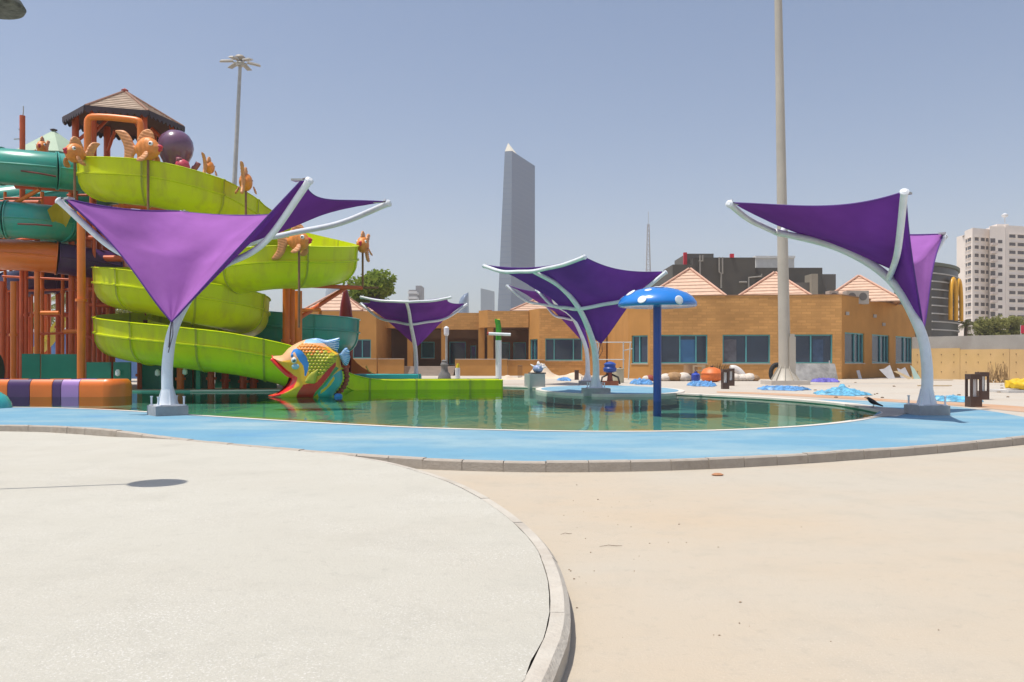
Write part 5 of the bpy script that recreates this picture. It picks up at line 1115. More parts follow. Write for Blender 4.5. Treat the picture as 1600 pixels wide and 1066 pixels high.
def place_fish(px, py, d, size, rz, label, pole_to=None, tilt=0., bracket=None):
    global proto
    if proto is None: proto = make_fish(label); o = proto
    else: o = copy_tree(proto); o['label'] = label
    o.location = P(px, py, d); o.rotation_euler = (0, tilt, rz); o.scale = (size,)*3
    if pole_to:
        k = 1. / size; h = (zat(py, d) - zat(pole_to, d)) * k
        m_ = MB(); m_.tube([(.05, 0, -.4), (.05, 0, -h)], .055 * k, 8)
        if bracket: m_.tube([(.05, 0, -h), (.05 + bracket[0]*k, bracket[1]*k, -h)], .055 * k, 8)
        m_.build('pole', rust, o, smooth=True, local=True, angle=50)
    return o
place_fish(230, 233, 36.2, .86, R(-8), 'orange fish sculpture at the top of the lime slide, facing right', 328)
place_fish(118, 240, 36.5, .74, R(-112), 'orange fish sculpture with red lips left of the top loop, turned to the viewer', 330)
place_fish(384, 285, 38.5, .70, R(98), 'orange fish sculpture seen from behind right of the top loop', 345)
place_fish(466, 377, 36.4, .76, R(-8), 'orange fish sculpture above the right loop of the lime slide, facing right', 512)
place_fish(567, 383, 41.5, .70, R(-96), 'orange fish sculpture facing the viewer on a bracket right of the lime slide', 450, bracket=(.02, .8))
place_fish(66, 231, 44, .6, R(-80), 'small orange fish sculpture peeking over the teal tube', 262)
o = place_fish(327, 262, 42.5, .55, R(88), 'small dark orange fish sculpture above the back of the top loop', 290)
# purple balloon-headed octopus behind the top loop
oc = thing('octopus_sculpture', 'shiny purple round-headed octopus sculpture above the top loop of the lime slide', 'sculpture', P(275, 262, 42))
c = P(274.5, 231, 42); m_ = MB(); m_.lathe([(.25, -1.5), (.45, -1.1), (.62, -.72), (.80, -.35), (.87, 0), (.82, .32), (.66, .6), (.40, .80), (.14, .87), (.01, .88)], c, 32); m_.build('head', M('octopus_purple', (.16, .075, .14), .25, .12, 1., coat=.3), oc, smooth=True)
for k in range(6):
    a = k * 1.047; e = Vector((math.cos(a), math.sin(a), 0)); m_ = MB(); m_.tube(catmull([c + e*.2 + Vector((0,0,-1.2)), c + e*.6 + Vector((0,0,-1.35)), c + e*1.0 + Vector((0,0,-1.0)), c + e*1.15 + Vector((0,0,-.75))], .2), .14, 8); m_.build('arm', M('octopus_arm', (.3, .1, .12), .4), oc, smooth=True)
pk = thing('pink_shell_sculpture', 'small pink shell sculpture beside the purple octopus head', 'sculpture', P(285, 268, 41.2))
m_ = MB(); m_.lathe([(.02, -.4), (.28, -.32), (.36, -.05), (.30, .18), (.12, .3), (.01, .32)], P(285, 259, 41.2), 16); m_.build('shell', M('pink_shell', (.55, .06, .10), .4, .3, 8.), pk, smooth=True)
m_ = MB(); m_.tube([P(285, 266, 41.2), P(285, 300, 41.2)], .06, 8); m_.build('pole', rust, pk)

# ------------------------------------------------------------------ giant fish over the pool
DF = 31.3; FS = DF / FOC / 8.88                      # metres per unit of the enlarged view
fx0 = xat(400, DF); fz0 = zat(520, DF)
def F(u, v): return ((u) * FS, (893 - v) * FS)       # local: x from u=0, z from water line
gf = thing('giant_fish', 'giant painted fish with wide open red mouth sitting in the pool', 'fish sculpture', (fx0, DF + .25, .045))
outline = [(212,352),(225,325),(270,322),(350,308),(440,215),(560,140),(700,90),(850,102),(980,182),(1080,262),(1135,300),(1148,420),(1168,540),(1178,640),(1150,730),(1085,820),(1010,905),(800,930),(600,930),(410,930),(300,905),(160,892),(150,876),(250,845),(330,800),(400,745),(445,690),(468,628),(400,570),(330,490),(260,410),(218,375)]
ol = [(p.x, p.y) for p in catmull([Vector((*F(u, v), 0)) for u, v in outline], .05, closed=True)]
def sc(x, z):
    u, v = x / FS, 893 - z / FS
    if not in_scales(u, v): return 0.
    r_ = int(math.floor(v / 42)); a = ((u + (r_ % 2) * 24) / 48) % 1 - .5; b = (v / 42) % 1 - .5
    return .045 * max(0., 1 - (a*a + b*b) * 3.4)
S_POLY = [(590,210),(660,150),(800,160),(960,200),(1090,290),(1130,330),(1110,430),(1000,560),(900,600),(780,600),(770,480),(760,360),(700,270)]
def in_scales(u, v): return pin(u, v, S_POLY)
m_, cells = inflate(ol, .0195, .72, .60, bumpf=sc)
fm_ = [M('fish_peach', (.82, .44, .22), .4, .1, 2., coat=.1), M('fish_yellow', (.86, .46, .02), .4, .1, 2., coat=.1), M('fish_scale_orange', (.88, .26, .015), .4, .15, 6., coat=.1), M('fish_scale_lime', (.52, .48, .02), .4, .2, 6., coat=.1), M('fish_blue', (.02, .22, .62), .35, .12, 3., coat=.2), M('fish_red', (.66, .02, .012), .35, .12, 2., coat=.2), M('fish_teal', (.06, .36, .40), .4, .15, 2.), M('fish_green', (.06, .26, .08), .4, .15, 2.), M('fish_mouth_red', (.85, .02, .012), .28, .06, 2., coat=.4), M('fish_sky', (.30, .52, .66), .4, .1, 2.), M('fish_scale_gap', (.22, .17, .02), .5, .2, 6.)]
lipU = [(190,330),(250,352),(350,430),(450,510),(560,590),(620,620),(600,680),(560,760),(480,810),(330,880),(130,900),(130,860),(300,790),(430,690),(440,620),(330,510),(230,420)]
blueC = [(520,300),(545,240),(600,222),(680,260),(740,340),(775,430),(765,520),(735,600),(712,600),(715,540),(700,460),(650,400),(610,330),(575,270),(545,290),(535,330)]
redB = [(1115,410),(1115,470),(1050,600),(950,730),(850,830),(800,900),(570,900),(620,820),(700,720),(800,700),(880,690),(960,600),(1050,490)]
stripe = [(1105,600),(1110,650),(1060,730),(980,810),(915,850),(935,800),(1010,740),(1060,670)]
greenB = [(1120,470),(1150,500),(1060,640),(960,760),(850,870),(800,900),(850,820),(960,720),(1050,600)]
def fcol(u, v):
    if pin(u, v, lipU): return 8
    if pin(u, v, blueC): return 4
    if pin(u, v, stripe): return 1
    if pin(u, v, redB): return 5
    if pin(u, v, greenB): return 7
    if u > 880 and v > 480 and (u - 880) + (v - 480) > 330: return 6
    if in_scales(u, v):
        r_ = int(math.floor(v / 42)); a = ((u + (r_ % 2) * 24) / 48) % 1 - .5; b = (v / 42) % 1 - .5
        if a*a + b*b > .25: return 10
        return 2 if (v + .18*u + 30*math.sin(r_*7.1 + math.floor((u + (r_ % 2)*24)/48)*3.3)) < 440 else 3
    if v < 150 and u > 690: return 9
    if v < 420 - (u - 250) * .15 and u < 620: return 0
    if v < 200: return 0
    return 1
m_.mi = [fcol(c[0] / FS, 893 - c[1] / FS) for c in cells]
body = m_.build('body', fm_, gf, smooth=True, local=True)
def fin2(name, pts, T_, mats, cell=.03, y=0., rad_=.12, colf=None, rz=0.):
    o2 = [(p.x, p.y) for p in catmull([Vector((*F(u, v), 0)) for u, v in pts], .04, closed=True)]
    m2, cl = inflate(o2, cell, T_, rad_); m2.xf(Matrix.Translation((0, y, 0)))
    if colf: m2.mi = [colf(c_[0] / FS, 893 - c_[1] / FS) for c_ in cl]
    return m2.build(name, mats, gf, smooth=True, local=True)
finb = [M('fin_blue', (.02, .20, .55), .35), M('fin_pale', (.55, .72, .82), .4)]
def rays(cx, cy, n_): return lambda u, v: 1 if (math.atan2(v - cy, u - cx) * n_ / math.pi) % 1 < .42 else 0
fin2('dorsal_fin', [(700,100),(820,75),(950,102),(1050,85),(1140,72),(1142,110),(1128,130),(1142,165),(1128,180),(1132,215),(1115,230),(1118,262),(1100,275),(1000,230),(880,160)], .12, finb, .012, colf=rays(860, 170, 26))
fin2('tail_fin', [(1120,305),(1160,275),(1215,215),(1250,212),(1262,240),(1285,262),(1278,300),(1290,340),(1280,390),(1262,430),(1240,462),(1205,455),(1185,430),(1160,380),(1140,340)], .10, finb, .012, colf=rays(1100, 310, 22))
fin2('pectoral_fin', [(735,690),(745,640),(790,580),(860,530),(912,508),(905,560),(890,620),(870,690),(840,705)], .05, M('fin_lime', (.45, .42, .04), .4), .02, y=-.80)
fin2('lower_fin', [(1090,880),(1110,850),(1160,845),(1200,860),(1205,900),(1150,925),(1095,920)], .12, finb[0], .02, y=-.35)
# lips as thick rolls
def roll(pts, r0, y=0.):
    pth = catmull([Vector((F(u, v)[0], y, F(u, v)[1])) for u, v in pts], .06); n_ = len(pth); m2 = MB(); m2.tube(pth, [r0 * (.55 + .45*math.sin(math.pi * min(1, (i + 2) / n_ * 1.0))) for i in range(n_)], 10); m2.build('lip', fm_[8], gf, smooth=True, local=True)
for y_ in (-.42, .42):
    roll([(228,368),(300,440),(390,525),(470,590),(560,618),(585,650),(555,740),(480,795),(380,850),(240,885)], .09, y_)
roll([(216,350),(212,352),(208,356)], .12, 0.)
m2 = MB()
lp_ = [(228,368),(300,440),(390,525),(468,600)]; m2.grid([[Vector((F(u, v)[0], y_, F(u, v)[1] + .0)) for u, v in lp_] for y_ in np.linspace(-.40, .40, 5)]); m2.grid([[Vector((F(u, v)[0], y_, F(u, v)[1])) for u, v in [(468,630),(445,700),(380,780),(250,880)]] for y_ in np.linspace(-.40, .40, 5)]); m2.build('mouth_lining', M('mouth_dark_red', (.30, .01, .01), .4), gf, smooth=True, local=True)
# eye with lid and cheek
def disc(name, u, v, r_, y, mat, sx_=1., par=gf, tilt=0):
    m2 = MB(); m2.lathe([(r_, -.06), (r_, 0), (r_*.8, .04), (r_*.4, .06), (.005, .065)], (0,0,0), 20, sx=sx_); x, z = F(u, v); m2.xf(Matrix.Translation((x, y, z)) @ Matrix.Rotation(R(90), 4, 'X')); return m2.build(name, mat, par, smooth=True, local=True)
for s_ in (-1,):
    e_ = disc('eye', 572, 388, .12, -.705, few, .95); disc('pupil', 576, 392, .066, -.755, M('eye_iris', (.05, .22, .30), .2), par=e_); disc('pupil_dot', 578, 392, .032, -.812, feb, par=e_)
    disc('cheek', 595, 470, .12, -.69, fm_[9], 1.35); disc('brow', 545, 325, .085, -.655, fm_[4], .75)
# scaly rope-like rim behind the body
m2 = MB(); pth = catmull([Vector((F(u, v)[0], .25, F(u, v)[1])) for u, v in [(1185,500),(1215,560),(1222,640),(1195,730),(1140,810),(1060,890)]], .04); n_ = len(pth)
m2.tube(pth, [.10 + .03*math.sin(i*1.9) for i in range(n_)], 10); m2.build('scaly_rim', M('rim_rust_red', (.32, .05, .02), .5, .35, 14., bump=.5, bs=20.), gf, smooth=True, local=True)
# teal dome at the left edge of the pool
d_ = 22.3; x_ = xat(-22, d_); td = thing('teal_dome', 'glossy teal dome float at the left edge of the pool', 'float', (x_, d_, .045))
m_ = MB(); m_.lathe([(.58, -.2), (.62, .05), (.60, .2), (.5, .38), (.34, .5), (.15, .57), (.01, .58)], (x_, d_, .045), 28); m_.build('dome', M('dome_teal', (.05, .42, .40), .25, .06, 1., coat=.3), td, smooth=True)
m_ = MB(); m_.lathe([(.66, -.02), (.67, .03), (.62, .06)], (x_, d_, .045), 28); m_.build('base_ring', M('dome_rim', (.03, .3, .3), .3), td, smooth=True)
# ------------------------------------------------------------------ trees
def tree(label, base, h, rx, rz, n, leaf, size, name='leafy_tree', trunk_r=.22, seed=0, group='trees round the park', blobs=9):
    rs = random.Random(seed); base = Vector(base); root = thing(name, label, 'tree', base, group); cz = base.z + h - rz
    m_ = MB(); top = base + Vector((0, 0, h - rz*1.2)); m_.tube([base - Vector((0,0,.1)), base.lerp(top, .5) + Vector((.1*rx*.3, 0, 0)), top], [trunk_r, trunk_r*.75, trunk_r*.55], 8)
    ctr = []
    for k in range(blobs):
        a = rs.uniform(0, 6.28); rr_ = rs.uniform(.15, .75); z = rs.uniform(-.6, .72); ctr.append((Vector((base.x + rx*rr_*math.cos(a), base.y + rx*rr_*math.sin(a), cz + rz*z)), rx * rs.uniform(.28, .5)))
    for c, _ in ctr: m_.tube([top - Vector((0,0,rz*.2)), top.lerp(c, .5) + Vector((0,0,rz*.1)), c], [trunk_r*.45, trunk_r*.25, trunk_r*.08], 6)
    m_.build('trunk', bark, root, smooth=True)
    lm_ = MB()
    for i in range(n):
        c, r_ = ctr[rs.randrange(len(ctr))]; d = Vector((rs.gauss(0,1), rs.gauss(0,1), rs.gauss(0,1))).normalized(); p = c + d * r_ * rs.uniform(.45, 1.05) ; p.z = c.z + (p.z - c.z) * .8
        u = Vector((rs.gauss(0,1), rs.gauss(0,1), rs.gauss(0,.6))).normalized(); v = u.cross(Vector((rs.gauss(0,1), rs.gauss(0,1), rs.gauss(0,1)))).normalized(); s_ = size * rs.uniform(.6, 1.4)
        lm_.add([p - u*s_, p - v*s_*.5 + u*s_*.1, p + u*s_ + Vector((0,0,-s_*.35)), p + v*s_*.5], [(0,1,2,3)])
    o_ = lm_.build('crown', leaf, root); return root
def palm(label, base, h, L, n=26, seed=0, leaf=None, tr=.22):
    rs = random.Random(seed); base = Vector(base); root = thing('palm_tree', label, 'tree', base, 'trees round the park'); top = base + Vector((.1, 0, h))
    m_ = MB(); pts = [base.lerp(top, i/8) for i in range(9)]; m_.tube(pts, [tr * (1.1 - .3*i/8 + (.06 if i % 2 else 0)) for i in range(9)], 10); m_.build('trunk', bark, root, smooth=True)
    lm_ = MB()
    for k in range(n):
        a = k * 2.399; el = rs.uniform(-.2, 1.25); e = Vector((math.cos(a), math.sin(a), 0)); sp_ = []
        for j in range(9):
            t = j / 8; sp_.append(top + e * (L * t * math.cos(el) + .0) + Vector((0, 0, L * (t * math.sin(el) - .62 * t*t))))
        lm_.tube(sp_, .018, 4)
        sd_ = Vector((-e.y, e.x, 0))
        for j in range(1, 9):
            for s_ in (-1, 1):
                for q in (0., .5):
                    p = sp_[j-1].lerp(sp_[j], q); w_ = L * .22 * (1 - abs(j/8 - .4)); dirv = (sp_[j] - sp_[j-1]).normalized(); tipp = p + sd_ * s_ * w_ + dirv * w_*.7 + Vector((0,0,-w_*.45)); lm_.add([p - dirv*.035, tipp, p + dirv*.05], [(0,1,2)])
    lm_.build('fronds', leaf or leaf_b, root); return root
tree('bushy green tree rising above the porch building, beside the lime slide', (xat(585, 98), 98, 0), zat(421, 98), 3.3, 3.1, 4800, leaf_a, .26, seed=3, blobs=16)
tree('drooping green tree edge left of the bushy tree, over the tan wing', (xat(560, 96), 96, 0), zat(444, 96), 2.0, 2.2, 1800, leaf_a, .18, seed=31, blobs=8)
palm('palm tree with drooping fronds behind the orange columns', (-35.2, 66, .1), 6.0, 3.2, 30, 5)
palm('second palm further left behind the orange columns', (-39.5, 67, .1), 5.2, 3.0, 26, 9)
tree('dusty green tree behind the columns, above the blue wall', (-33.6, 70, 0), 6.4, 2.9, 2.4, 2600, leaf_b, .2, seed=5)
tree('dusty tree behind the slide columns, left edge of the photo', (-42.5, 72, 0), 7., 3., 2.6, 2200, leaf_b, .2, seed=6)
tree('dusty tree between the tower columns and the lime slide', (-38.0, 74, 0), 6.2, 2.4, 2.4, 1800, leaf_a, .2, seed=16)
palm('small date palm behind the boundary wall next to the round building', (xat(1508, 110), 110, 0), zat(508, 110), 2.3, 24, 12, tr=.25)
for i, (px, yt, rx, lab) in enumerate(((1530, 499, 2.2, 'leafy tree behind the boundary wall, right of the small palm'), (1552, 493, 2.4, 'tallest leafy tree behind the boundary wall below the high-rise'), (1575, 494, 2.3, 'leafy tree behind the boundary wall under the wide high-rise windows'), (1594, 497, 2.0, 'leafy tree behind the boundary wall at the right edge of the photo'))):
    tree(lab, (xat(px, 112 + i), 112 + i, 0), zat(yt - 5, 112), rx * 1.15, 2.3, 2600, leaf_b, .19, seed=40+i)
rs_ = thing('red_sign', 'plain red hoarding just above the boundary wall at the right edge', 'hoarding', (xat(1600, 90), 90, 0))
m_ = MB(); m_.box((xat(1596.5, 90), 90, zat(521, 90)), (xat(1625, 90), 90.15, zat(508.5, 90))); m_.build('panel', M('hoarding_red', (.55, .015, .05), .5), rs_)
m_ = MB(); m_.tube([(xat(1598, 90), 90.3, 0), (xat(1598, 90), 90.3, zat(508, 90))], .08, 8); m_.tube([(xat(1622, 90), 90.3, 0), (xat(1622, 90), 90.3, zat(508, 90))], .08, 8); m_.build('posts', galv, rs_)

# ------------------------------------------------------------------ things lying on the far paving
tarp_a = M('tarp_blue', (.10, .27, .52), .45, .6, 5.); tarp_b = M('tarp_cyan', (.12, .36, .52), .45, .6, 5.); tarp_p = M('tarp_violet', (.12, .10, .42), .6, .3, 3.)  # blue and cyan vary widely: pale patches imitate highlights on the folds
def tarp(label, px, py, w_, dep, h_, mat, seed, lump=None):
    rs = np.random.default_rng(seed); c = G(px, py, .118); nx, ny = 34, 18; rows = []; ph = rs.uniform(0, 6.28, 12); fr_ = rs.uniform(3, 22, 12); dr = rs.uniform(0, 3.14, 12)
    for j in range(ny + 1):
        row = []
        for i in range(nx + 1):
            u, v = i/nx*2-1, j/ny*2-1; ed = 1 + .12*math.sin(5*math.atan2(v, u) + seed) + .07*math.sin(11*math.atan2(v, u) + seed*2)
            x, y = u*math.sqrt(1 - v*v/2.2)*w_/2*ed, v*math.sqrt(1 - u*u/2.2)*dep/2*ed; z = 0.
            for k in range(12): z += abs(math.sin(fr_[k]*(x*math.cos(dr[k]) + y*math.sin(dr[k])) * 1.3 + ph[k])) ** .6
            z = z/12; r2 = min(1., max(abs(u), abs(v))); z = .7 * h_ * max(0., (z - .3) * 3.) * (1 - r2**4)
            if lump: z += lump[2] * math.exp(-((u - lump[0])**2*9 + (v - lump[1])**2*3)) * (.8 + .3*math.sin(9*x) * math.sin(7*y))
            row.append(Vector((c.x + x, c.y + y, .124 + z)))
        rows.append(row)
    m_ = MB(); m_.grid(rows); return solid('tarpaulin', m_, mat, label, 'tarpaulin', 'crumpled tarpaulins on the paving')
tarp('crumpled blue tarpaulin left of the mushroom stem, beside the island', 1003, 600, 1.15, 3.5, .26, tarp_a, 1)
tarp('crumpled light blue tarpaulin between mushroom stem and lamp bollards', 1097, 603, 1.25, 3.0, .24, tarp_a, 2)
tarp('long flat blue tarpaulin just in front of the tall mast', 1224, 609, 2.0, 2.6, .16, tarp_a, 3)
tarp('blue tarpaulin heaped up in a lump, near the pool tip', 1313, 616.5, 1.75, 2.6, .14, tarp_b, 4, lump=(.15, .1, .24))
tarp('bright cyan-blue tarpaulin right of the right shade sail post', 1485, 626, 1.35, 2.0, .14, tarp_b, 5)
tarp('small flat blue tarpaulin before the sand heap', 882, 594.5, .9, 3.0, .18, tarp_a, 6)
tarp('violet cloth heap beneath the concrete slab near the building corner', 1290, 597, 1.6, 2.0, .22, tarp_p, 7)
tarp('violet cloth heap near the boundary wall beside the lamp bollards', 1504, 592, 1.3, 2., .55, tarp_p, 8)

# square lamp bollards
bz = M('bronze_metal', (.075, .04, .028), .5, .15, 3.); frost = M('frosted_glass', (.7, .7, .68), .35, .04, 2.)
def bollard(label, px, py):
    c = G(px, py, .112); x, y = c.x, c.y; o = thing('lamp_bollard', label, 'bollard lamp', c, 'square lamp bollards'); a = .155
    m_ = MB(); m_.box((x-a, y-a, .1), (x+a, y+a, .40)); m_.build('base_block', bz, o)
    for sx_ in (-1, 1):
        for sy_ in (-1, 1): m_ = MB(); q = a - .03; m_.box((x+sx_*q-.029, y+sy_*q-.029, .401), (x+sx_*q+.029, y+sy_*q+.029, .879)); m_.build('corner_post', bz, o)
    m_ = MB(); m_.box((x-a, y-a, .88), (x+a, y+a, 1.02)); m_.build('top_cap', bz, o)
    m_ = MB(); m_.tube([(x, y, .401), (x, y, .879)], .07, 12); m_.build('light_tube', frost, o, smooth=True, angle=50)
bollard('bronze square lamp bollard, the nearer of the pair left of the tall mast', 1133, 608)
bollard('bronze square lamp bollard, the farther of the pair left of the tall mast', 1142, 603)
bollard('bronze square lamp bollard, the largest and nearest, at right by the boundary wall', 1521, 636)
bollard('bronze square lamp bollard just behind the nearest one at right', 1534.5, 624.5)

# grey block with a white shell on top, at the pool edge
bk = thing('concrete_block', 'square grey concrete plinth at the far pool edge', 'plinth', (xat(836, 41), 41.4, 0)); x0_, x1_ = xat(822, 40.8), xat(850, 40.8)
m_ = MB(); m_.obox(((x0_+x1_)/2, 41.4), R(14), .40, .5, -.3, zat(584.5, 40.8)); m_.build('block', M('plinth_grey', (.33, .36, .34), .8, .12, 2., dirt=(.26, .27, .24), ds=1.5), bk)
m_ = MB(); m_.obox(((x0_+x1_)/2 + .12, 41.4), R(14), .34, .42, zat(584.5, 40.8) + .003, zat(582.4, 40.8)); m_.build('dark_tray', M('tray_dark', (.10, .09, .08), .7), bk)
sh = thing('shell_sculpture', 'white and blue spiky shell lying on the grey plinth', 'sculpture', P(841, 582.2, 41.3)); c = P(840.5, 577, 41.3)
m_ = MB(); m_.lathe([(.02, -.18), (.2, -.14), (.27, .0), (.22, .13), (.1, .2), (.01, .22)], c, 16); m_.build('shell_body', M('shell_blue', (.25, .32, .5), .5, .3, 6.), sh, smooth=True)
m_ = MB()
for k in range(16):
    a, e_ = random.uniform(0, 6.28), random.uniform(.1, 1.4); dv = Vector((math.cos(a)*math.cos(e_), math.sin(a)*math.cos(e_), math.sin(e_))); m_.tube([c + dv*.15, c + dv*random.uniform(.3, .46)], [.09, .015], 6)
m_.build('spikes', M('shell_white', (.7, .68, .66), .6), sh, smooth=True)
# sand heaps
def heap(label, px, py, w_, dep, h_, seed, dz=.1):
    c = G(px, py, .118); rs = np.random.default_rng(seed); bumps = [(rs.uniform(-.6,.6), rs.uniform(-.5,.5), rs.uniform(.25,.6), rs.uniform(.3,1)) for _ in range(7)]; rows = []
    for j in range(21):
        row = []
        for i in range(41):
            u, v = i/40*2-1, j/20*2-1; z = sum(b[3]*math.exp(-((u-b[0])**2 + (v-b[1])**2)/(b[2]**2)*2) for b in bumps); z = z / 1.6 * max(0., 1 - u*u) * max(0., 1 - v*v); z += .05*math.sin(u*17+seed)*math.sin(v*13)*max(0,1-u*u)*max(0,1-v*v)
            row.append(Vector((c.x + u*w_/2, c.y + v*dep/2, dz + max(0., z)*h_)))
        rows.append(row)
    m_ = MB(); m_.grid(rows); return solid('sand_heap', m_, M('heap_sand', (.62, .50, .37), .95, .1, 2., bump=.5, bs=9.), label, 'sand heap', 'sand heaps before the porch building', smooth=True)
heap('pale sand heap in front of the low porch wall, behind the grey plinth', 852, 591, 5.0, 7., .85, 2)
heap('low sand heap spreading right towards the island sail posts', 893, 591.5, 4.2, 6., .5, 5)
heap('small sand heap left of the grey plinth, near the spray post', 803, 592.5, 2.6, 5., .4, 8)
for px, py, hh in ((812.5, 590, .95), (901, 585.5, .25)):
    c = G(px, py, .11) if px < 850 else P(901, 585, 58); o = thing('metal_frame', 'small dark barred metal frame standing in the sand heap' if px < 850 else 'small dark box at the foot of the bay wall', 'frame' if px < 850 else 'box', c); m_ = MB()
    if px < 850:
        for i in range(5): m_.tube([(c.x - .16 + .08*i, c.y, .1), (c.x - .16 + .08*i, c.y, .1 + hh)], .018, 6)
        m_.tube([(c.x - .18, c.y, .1 + hh), (c.x + .18, c.y, .1 + hh)], .03, 6); m_.tube([(c.x - .18, c.y, .14), (c.x + .18, c.y, .14)], .03, 6); m_.build('bars', bz, o)
    else:
        m_.box((c.x-.14, c.y-.14, .1), (c.x+.14, c.y+.14, c.z + .25)); m_.build('casing', bz, o); m2 = MB(); m2.box((c.x-.16, c.y-.16, c.z + .252), (c.x+.16, c.y+.16, c.z+.29)); m2.build('lid', bz, o)
# pump set: blue motor on rust-red skid
d_ = 46.; c = G(953, 600, .112); c = Vector((xat(953, 44.), 44., .112)); pm = thing('pump_set', 'blue motor on a rusty red skid right of the island sail posts', 'pump', c)
m_ = MB(); m_.box((c.x-.42, c.y-.3, .1), (c.x+.42, c.y+.3, .36)); m_.build('skid', M('rust_red_steel', (.22, .07, .035), .8, .25, 4.), pm)
m_ = MB(); m_.tube([(c.x, c.y, .36), (c.x, c.y, .85)], [.16, .11], 10); m_.build('pump_body', M('pump_red', (.25, .06, .04), .6), pm, smooth=True, angle=50)
m_ = MB(); m_.lathe([(.2, .8), (.34, .86), (.36, 1.02), (.30, 1.08), (.30, 1.2), (.34, 1.24), (.2, 1.34), (.05, 1.38)], (c.x, c.y, 0), 16); m_.build('motor', M('motor_blue', (.015, .06, .30), .4), pm, smooth=True, angle=40)
for s_ in (-1, 1): m_ = MB(); m_.tube([(c.x + s_*.1, c.y, .7), (c.x + s_*.42, c.y - .1, .55), (c.x + s_*.5, c.y - .2, .2)], .05, 8); m_.build('hose', M('hose_dark', (.06, .055, .05), .7), pm, smooth=True)
c = Vector((xat(964, 50), 50, .112)); cr = thing('cream_drum', 'cream drum behind the blue pump motor', 'drum', c); m_ = MB(); m_.lathe([(.42, .11), (.42, .9), (.45, .92), (.45, .97), (.1, .99)], (c.x, c.y, 0), 18); m_.build('drum_body', M('drum_cream', (.5, .44, .3), .7), cr, smooth=True, angle=40); m_ = MB(); m_.lathe([(.06, .98), (.06, 1.05)], (c.x + .2, c.y, 0), 8); m_.build('bung', bz, cr)
# scaffold of pale pipes in the recess
sf = thing('scaffold_frame', 'thin pale scaffold pipe frame in the recess between the tan buildings', 'scaffold', (xat(975, 58), 58, .11)); pp = M('pipe_pale', (.5, .5, .48), .5)
for px in (935, 974, 985): m_ = MB(); m_.tube([(xat(px, 58), 58 + (0 if px < 980 else 1), .1), P(px, 534, 58 + (0 if px < 980 else 1))], .045, 6); m_.build('standard', pp, sf)
for a, b in (((930, 535, 58), (987, 535, 58)), ((930, 562, 58), (976, 562, 58)), ((974, 548, 58), (988, 545, 59))): m_ = MB(); m_.tube([P(*a), P(*b)], .04, 6); m_.build('ledger', pp, sf)
# stained slab leaning by the mast
sl_ = thing('stained_slab', 'large stained grey board leaning on the wall right of the tall mast', 'slab', (xat(1271, 54), 54, .11)); x0_, x1_ = xat(1238.5, 54), xat(1304.5, 54)
m_ = MB(); m_.add([(x0_, 53.4, .11), (x1_, 53.4, .11), (x1_, 53.55, .11), (x0_, 53.55, .11), (x0_, 54.0, zat(568, 54)), (x1_, 54.0, zat(568.5, 54)), (x1_, 54.15, zat(568.5, 54)), (x0_, 54.15, zat(568, 54))], [(0,3,2,1),(4,5,6,7),(0,1,5,4),(1,2,6,5),(2,3,7,6),(3,0,4,7)]); m_.build('board', M('stained_concrete', (.33, .32, .30), .9, .3, 2., bump=.4, dirt=(.09, .085, .08), ds=1.1, damt=.9), sl_)
for px in (1243, 1296): m_ = MB(); m_.tube([P(px, 569, 54.1), P(px, 563.5, 54.1)], .035, 6); m_.build('lifting_pin', pp, sl_)
tyre = thing('black_tyre', 'black tyre leaning against the wall left of the tall mast', 'tyre', (xat(1214.5, 57), 57, .11)); m_ = MB(); ring_ = [Vector((xat(1214.5, 57) + .45*math.cos(a), 57 + .05*math.sin(a), zat(577, 57) - .3 + .62*math.sin(a))) for a in np.linspace(0, 6.283, 25)]; m_.tube(ring_, .15, 8); m_.build('tread', M('rubber', (.02, .02, .02), .8), tyre, smooth=True); m_ = MB(); m_.tube([r_.lerp(Vector((xat(1214.5, 57), 57, zat(577, 57) - .3)), .25) for r_ in ring_], .05, 6); m_.build('bead', M('rubber2', (.04, .04, .04), .7), tyre)
# boards propped against the side wall and a plank pile
bd = M('board_grey', (.5, .5, .52), .8, .1, 2.); bt2 = M('board_tan', (.55, .42, .25), .8, .15, 2.)
boards = [([(1376,582),(1384,581),(1394,575),(1399,596.5),(1388,596.5)], 62, bd, 'grey torn board with pointed tip leaning on the side wall, leftmost'),
 ([(1404,576),(1410,578.5),(1417,575),(1423,592),(1408,592)], 64, bd, 'grey notched board leaning on the side wall under the middle window'),
 ([(1398,585),(1404,584.5),(1426,595.5),(1420,597.5)], 60, bt2, 'tan plank sloping down against the notched board'),
 ([(1340,585),(1345,584),(1347,598),(1342,598)], 61, bd, 'small upright grey offcut leaning on the side wall at the corner'),
 ([(1426,573),(1431,578),(1439,595),(1428,595)], 61, M('board_teal', (.36, .5, .45), .7), 'pale teal board leaning at the end of the side wall')]
for pts_, d_, mt, lab in boards:
    n_ = len(pts_); f = [P(x, y, d_) for x, y in pts_]; zlo = min(p.z for p in f); zhi = max(p.z for p in f); f = [p + Vector((0, (p.z - zlo) * .35, max(0, .112 - zlo))) for p in f]; b = [p + Vector((.03, .10, 0)) for p in f]
    m_ = MB(); m_.add(f + b, [tuple(range(n_)), tuple(range(n_, 2*n_))[::-1]] + [(j, n_ + j, n_ + (j+1) % n_, (j+1) % n_) for j in range(n_)]); solid('propped_board', m_, mt, lab, 'board', 'boards propped on the side wall')
